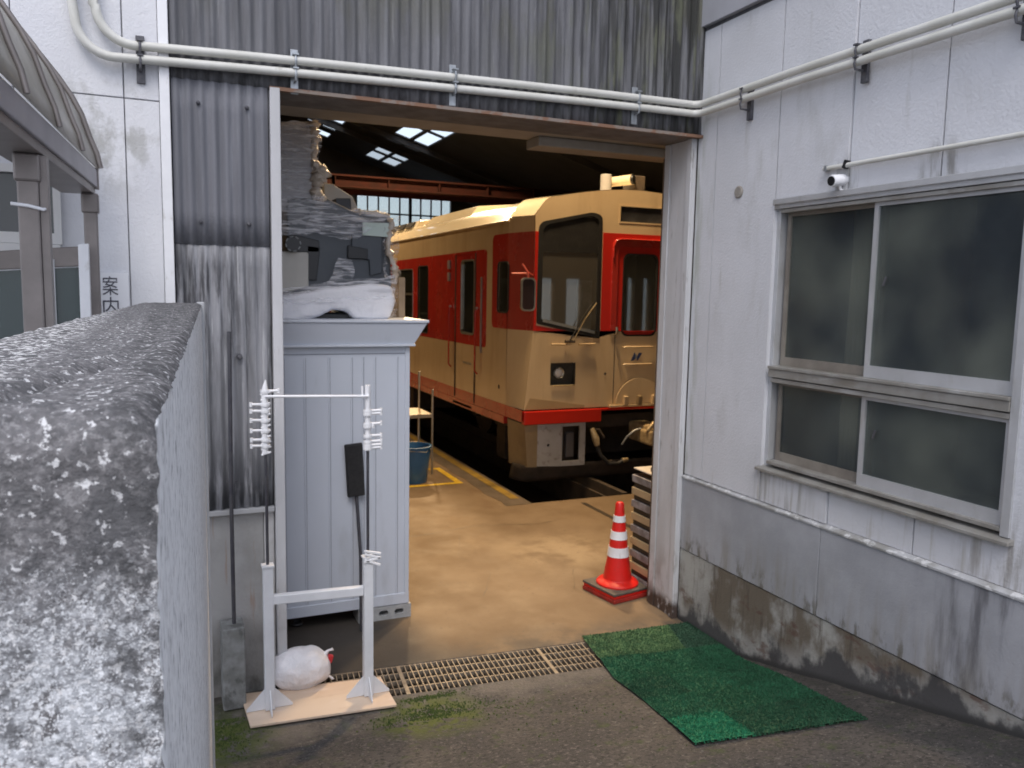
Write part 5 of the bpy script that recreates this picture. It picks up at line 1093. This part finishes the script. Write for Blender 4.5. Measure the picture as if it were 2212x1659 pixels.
# ============================================================ concrete boundary wall close to the camera
WTILT = math.atan2(.17, 3.38)
NR = Vector((-3.492, -4.32, 0)); FR = Vector((-3.318, -.96, 0)); wd = (FR-NR).normalized(); wn = Vector((-wd.y, wd.x, 0))  # wn points left
TH = .25; ZT = 2.325; LW = (FR-NR).length
CW = empty('boundary_wall', (NR+FR)/2, 'rough lichen covered concrete boundary wall in the left foreground', 'wall')
def wallpt(s_, t_, z): p = NR+wd*s_+wn*t_; return Vector((p.x, p.y, z))
RC = .03
def vdisp(p, k=1.0):
    p = Vector(p); q = p*1.0
    a = Vector((fbm(q, 26, 5), fbm(q+Vector((7, 3, 1)), 26, 5), fbm(q+Vector((1, 9, 5)), 26, 5)))*.0024
    b = Vector((nz(q, 95), nz(q+Vector((4, 4, 4)), 95), nz(q+Vector((9, 1, 2)), 95)))*.0013
    return p+(a+b)*k
def topz(s_, t_):
    z = ZT-.010*max(0, 1-t_/.018)**2-.02*max(0, 1-(TH-t_)/.02)**2
    vx = .045+.16*max(0, .45-s_)
    z -= .011*math.exp(-((t_-vx)/.012)**2)*math.exp(-(s_/.7)**2)
    z += .006*math.exp(-((t_-.15)/.05)**2)*math.exp(-(s_/.5)**2)
    return z
NT, NC, ND = 230, 16, 230
def bodyfn(u, v):
    t_ = TH*u; j = round(v*(NT+NC+ND))
    if j <= NT: s_ = RC+(LW-RC)*(1-j/NT)**2.0; z = topz(s_, t_)
    elif j <= NT+NC:
        a_ = (j-NT)/NC*math.pi/2; s_ = RC*(1-math.sin(a_)); z = topz(RC, t_)-RC*(1-math.cos(a_))
    else: s_ = 0; w_ = ((j-NT-NC)/ND)**1.4; z = (topz(RC, t_)-RC)*(1-w_)+.9*w_
    return tuple(vdisp(wallpt(s_, t_, z)))
MB().grid(bodyfn, 120, NT+NC+ND).build('body', wall_conc, CW, smooth=80, recalc=False)
def sidefn(u, v):
    s_ = LW*u**1.6; z0 = topz(max(s_, RC), 0)
    if s_ < RC: z0 -= RC-math.sqrt(max(0, RC*RC-(RC-s_)**2))
    z = z0-(z0+.05)*v**1.3
    return tuple(vdisp(wallpt(s_, 0, z), 1 if v == 0 else .12+.88*math.exp(-s_/.012)))
MB().grid(sidefn, 160, 260).build('side_face', wall_side, CW, smooth=80, recalc=False)
bx_ = MB(); P4 = [wallpt(0.0, TH, 0), wallpt(LW, TH, 0), wallpt(LW, TH-.01, 0), wallpt(.0, TH-.01, 0)]
bx_.prism(P4, (0, 0, 0), (0, 0, 2.29)); P4 = [wallpt(LW, TH, 0), wallpt(LW, 0.0, 0), wallpt(LW-.01, .0, 0), wallpt(LW-.01, TH, 0)]; bx_.prism(P4, (0, 0, 0), (0, 0, 2.30)); bx_.build('core', wall_side, CW)
for k in range(5):   # white drips and mortar lumps standing proud on the end face
    pass
dp = MB()
def enderp(t_, z): return wallpt(0, t_, z)-wd*.004
dp.tube([enderp(.232, 2.19), enderp(.234, 2.165), enderp(.232, 2.14)], [.003, .005, .0075], 10); dp.tube([enderp(.235, 2.192), enderp(.20, 2.196)], [.004, .002], 8)
dp.build('lime_drip', mat('lime_white', (.60, .62, .64), (.5, .52, .54), 80, .9, bump=.001, bscale=300), CW, smooth=60)
# pale edge strip at the far end
es = MB(); P4 = [wallpt(LW+.003, -.012, 0), wallpt(LW+.003, .02, 0), wallpt(LW+.04, .02, 0), wallpt(LW+.04, -.012, 0)]
es.prism(P4, (0, 0, 0), (0, 0, 2.33)); tag(es.build('edge_post', mat('edge_post_pale', (.50, .51, .53), (.42, .43, .45), 5, .6, layers=[((.2, .2, .2), 12, (1, 1, .2), .6, .7, .5)]), bev=.004), 'narrow pale upright strip against the far end of the lichen covered wall', 'post')

# ============================================================ carport behind the wall
CPt = empty('carport', (-4.2, -1.5, 0), 'bronze aluminium carport with a curved translucent roof on the left', 'carport')
gE = aty(211, 405, -.3); gN = atz(0, 228, gE.z+.0)
gd = (Vector((gN.x, gN.y, 0))-Vector((gE.x, gE.y, 0))).normalized()
gh = aty(215, 368, -.3).z-gE.z
def gpt(s_, off=0, z=0): p = Vector((gE.x, gE.y, 0))+gd*s_+Vector((off, 0, 0)); return Vector((p.x, p.y, gE.z+z))
GL = 3.2
gm = MB(); gm.prism([gpt(0, .0, .0), gpt(0, .0, gh), gpt(0, -.035, gh+.01), gpt(0, -.075, gh), gpt(0, -.075, .0)], (0, 0, 0), gd*GL)
gm.build('gutter', bronze_light, CPt, bev=.004)
gm = MB(); gm.prism([gpt(-.012, .006, -.01), gpt(-.012, .006, gh+.01), gpt(-.012, -.08, gh+.01), gpt(-.012, -.08, -.01)], (0, 0, 0), gd*.02); gm.build('gutter_end', bronze, CPt)
gm = MB(); gm.prism([gpt(0, -.012, -.035), gpt(0, -.012, -.0), gpt(0, -.16, -.0), gpt(0, -.16, -.035)], (0, 0, 0), gd*GL); gm.build('under_beam', bronze, CPt, bev=.003)
arc = [aty(u, v, -.3) for u, v in ((213, 366), (205, 335), (190, 300), (172, 250), (150, 210), (122, 170), (90, 130), (60, 95), (30, 62), (0, 30))]
arc += [Vector((arc[-1].x-.2, -.3, arc[-1].z+.10)), Vector((arc[-1].x-.5, -.3, arc[-1].z+.18)), Vector((arc[-1].x-1.0, -.3, arc[-1].z+.2))]
rs = MB(); na = len(arc)
for k in range(0, 9):
    for p in arc: rs.v.append(tuple(p+gd*(GL*k/8)))
rs.f = [(k*na+i, k*na+i+1, (k+1)*na+i+1, (k+1)*na+i) for k in range(8) for i in range(na-1)]
rs.build('roof_sheet', canopy_mat, CPt, smooth=60, solid=.004)
for k, s_ in enumerate((0, .55, 1.1, 1.65, 2.2, 2.75)):
    MB().tube([p+gd*s_+Vector((.006, 0, .006)) for p in arc], .011 if k else .016, 8).build('roof_rib', bronze, CPt, smooth=50)
# posts under the gutter
def post(u, v, wpx, side, name='post'):
    # meet the image column with the gutter line in plan
    best = min(((abs(Vector(((lambda p: p.x)(aty(u, v, gpt(s_/100).y)), 0)).x-gpt(s_/100, -.06).x), s_/100) for s_ in range(0, 320)), key=lambda q: q[0])
    return best[1]
s1 = post(72, 600, 50, 1); s2 = post(182, 600, 30, 1)
for s_, w_ in ((s1, .065), (.04, .06)):
    p = gpt(s_, -.06 if w_ > .062 else -.03)
    MB().box(p.x-w_/2, p.x+w_/2, p.y-w_/2, p.y+w_/2, .0, p.z-.036).build('post', bronze_light if w_ == .075 else bronze, CPt, bev=.006)
    MB().box(p.x-w_/2-.008, p.x+w_/2+.008, p.y-w_/2-.008, p.y+w_/2+.008, p.z-.13, p.z-.036).build('post_bracket', bronze, CPt, bev=.008)
p = gpt(s1, -.06); MB().tube([(p.x-.05, p.y-.045, 2.665), (p.x+.0, p.y-.05, 2.66), (p.x+.045, p.y-.045, 2.65), (p.x+.05, p.y+.04, 2.66)], .006, 8).build('strap', tie_mat, CPt, smooth=50)
dw = MB(); dw.box(p.x+.034, p.x+.058, p.y-.02, p.y+.05, 1.0, p.z-.04); dw.build('added_post_side', bronze, CPt, smooth=50)  # side piece added on the post for its darker face, not a pipe
# glazed screen panel beside the carport
GS = empty('glass_screen', (-4, -.5, 0), 'low glazed screen with a bronze top rail standing under the carport', 'screen')
yS = -.45
tr1 = [aty(u, v, yS) for u, v in ((-60, 545), (172, 532), (172, 575), (-60, 585))]
MB().prism(tr1, (0, 0, 0), (0, .04, 0)).build('top_rail', bronze, GS, bev=.004)
gl = [aty(u, v, yS+.02) for u, v in ((-60, 588), (171, 577), (182, 760), (-60, 760))]
MB().prism(gl, (0, 0, 0), (0, .006, 0)).build('pane', glassy('screen_pane', (.06, .085, .085), .72, .12), GS)
for u0, u1, mt in ((101, 110, bronze), (110, 117, alu)):
    MB().prism([aty(u, v, yS-.01) for u, v in ((u0, 560), (u1, 560), (u1+8, 760), (u0+8, 760))], (0, 0, 0), (0, .02, 0)).build('stile', mt, GS)
tag(MB().prism([aty(u, v, yS-.03) for u, v in ((168, 528), (191, 526), (198, 720), (175, 720))], (0, 0, 0), (0, .05, 0)).build('channel_post', white_paint, bev=.004), 'white aluminium channel post between the glazed screen and the vertical sign', 'post')
# sign with vertical writing
sx0 = aty(206, 588, -.03).x; sx1 = aty(277, 588, -.03).x; sz = aty(206, 588, -.03).z
SG = tag(MB().box(sx0-.02, sx1, -.034, -.024, sz-.9, sz).build('wall_sign', mat('sign_white', (.78, .79, .82), None, rough=.35)), 'white vertical sign with black Japanese lettering on the wall above the boundary wall', 'sign')
def glyph(ch, cx_, cz_, w_, h_):
    cu = bpy.data.curves.new('t', 'FONT'); cu.body = ch; cu.align_x = 'CENTER'; cu.align_y = 'CENTER'; cu.size = 1; cu.extrude = .02; cu.offset = .0
    ob = bpy.data.objects.new('t', cu); COL.objects.link(ob); bpy.context.view_layer.update()
    me = bpy.data.meshes.new_from_object(ob.evaluated_get(bpy.context.evaluated_depsgraph_get())); bpy.data.objects.remove(ob)
    xs_ = [v.co.x for v in me.vertices]; ys_ = [v.co.y for v in me.vertices]
    if not xs_: return
    ax, bx2, ay, by2 = min(xs_), max(xs_), min(ys_), max(ys_)
    vs = [(cx_+((v.co.x-ax)/(bx2-ax)-.5)*w_, -.0355+(-.0008 if v.co.z > 0 else .0008), cz_+((v.co.y-ay)/(by2-ay)-.5)*h_) for v in me.vertices]
    fs = [tuple(p.vertices) for p in me.polygons]
    m_ = MB(); m_.v = vs; m_.f = fs; m_.build('character', mat('sign_ink', (.07, .07, .09), None, rough=.5), SG)
gx = (aty(222, 640, -.03).x+aty(256, 640, -.03).x)/2; gw = aty(256, 640, -.03).x-aty(222, 640, -.03).x
zz1 = aty(238, 596, -.03).z; zz2 = aty(238, 640, -.03).z; hh = (zz1-zz2)*.96
for k, ch in enumerate('案内所'): glyph(ch, gx, zz1-hh*(k+.5)-.006*k, gw, hh*.97)
# moss tufts on the asphalt
ms = MB(); rnd = random.Random(3)
for c0_, n_, rx_, ry_ in (((-2.12, -.66), 900, .33, .10), ((-3.25, -.45), 900, .16, .25), ((-2.1, -.47), 350, .2, .03), ((-1.75, -.8), 120, .4, .15), ((-1.2, -1.2), 120, .9, .5)):
    for k in range(n_):
        x = c0_[0]+rnd.gauss(0, rx_*.5); y = min(c0_[1]+rnd.gauss(0, ry_*.5), yfront(x)-.01)
        if PP[3].y < y < PP[0].y+.02 and PP[0].x < x < PP[1].x: continue
        z = gz(y); h = rnd.uniform(.004, .012); r_ = rnd.uniform(.003, .008); a_ = rnd.random()*3
        ms.add([(x+r_*math.cos(a_), y+r_*math.sin(a_), z), (x+r_*math.cos(a_+2.1), y+r_*math.sin(a_+2.1), z), (x+r_*math.cos(a_+4.2), y+r_*math.sin(a_+4.2), z), (x, y, z+h)], [(0, 1, 3), (1, 2, 3), (2, 0, 3)])
structure(ms.build('moss', moss_mat), 'stuff')
gv = MB()
for k in range(800):
    y = -.6-3.2*rnd.random(); x = -3.2+3.1*rnd.random(); z = gz(y); r_ = rnd.uniform(.002, .005)
    gv.obox((x, y, z+r_*.2), (r_*2, r_*1.5, r_), rz=rnd.random()*3)
structure(gv.build('grit', mat('grit_stone', (.09, .085, .08), (.15, .14, .13), 200, .9)), 'stuff')
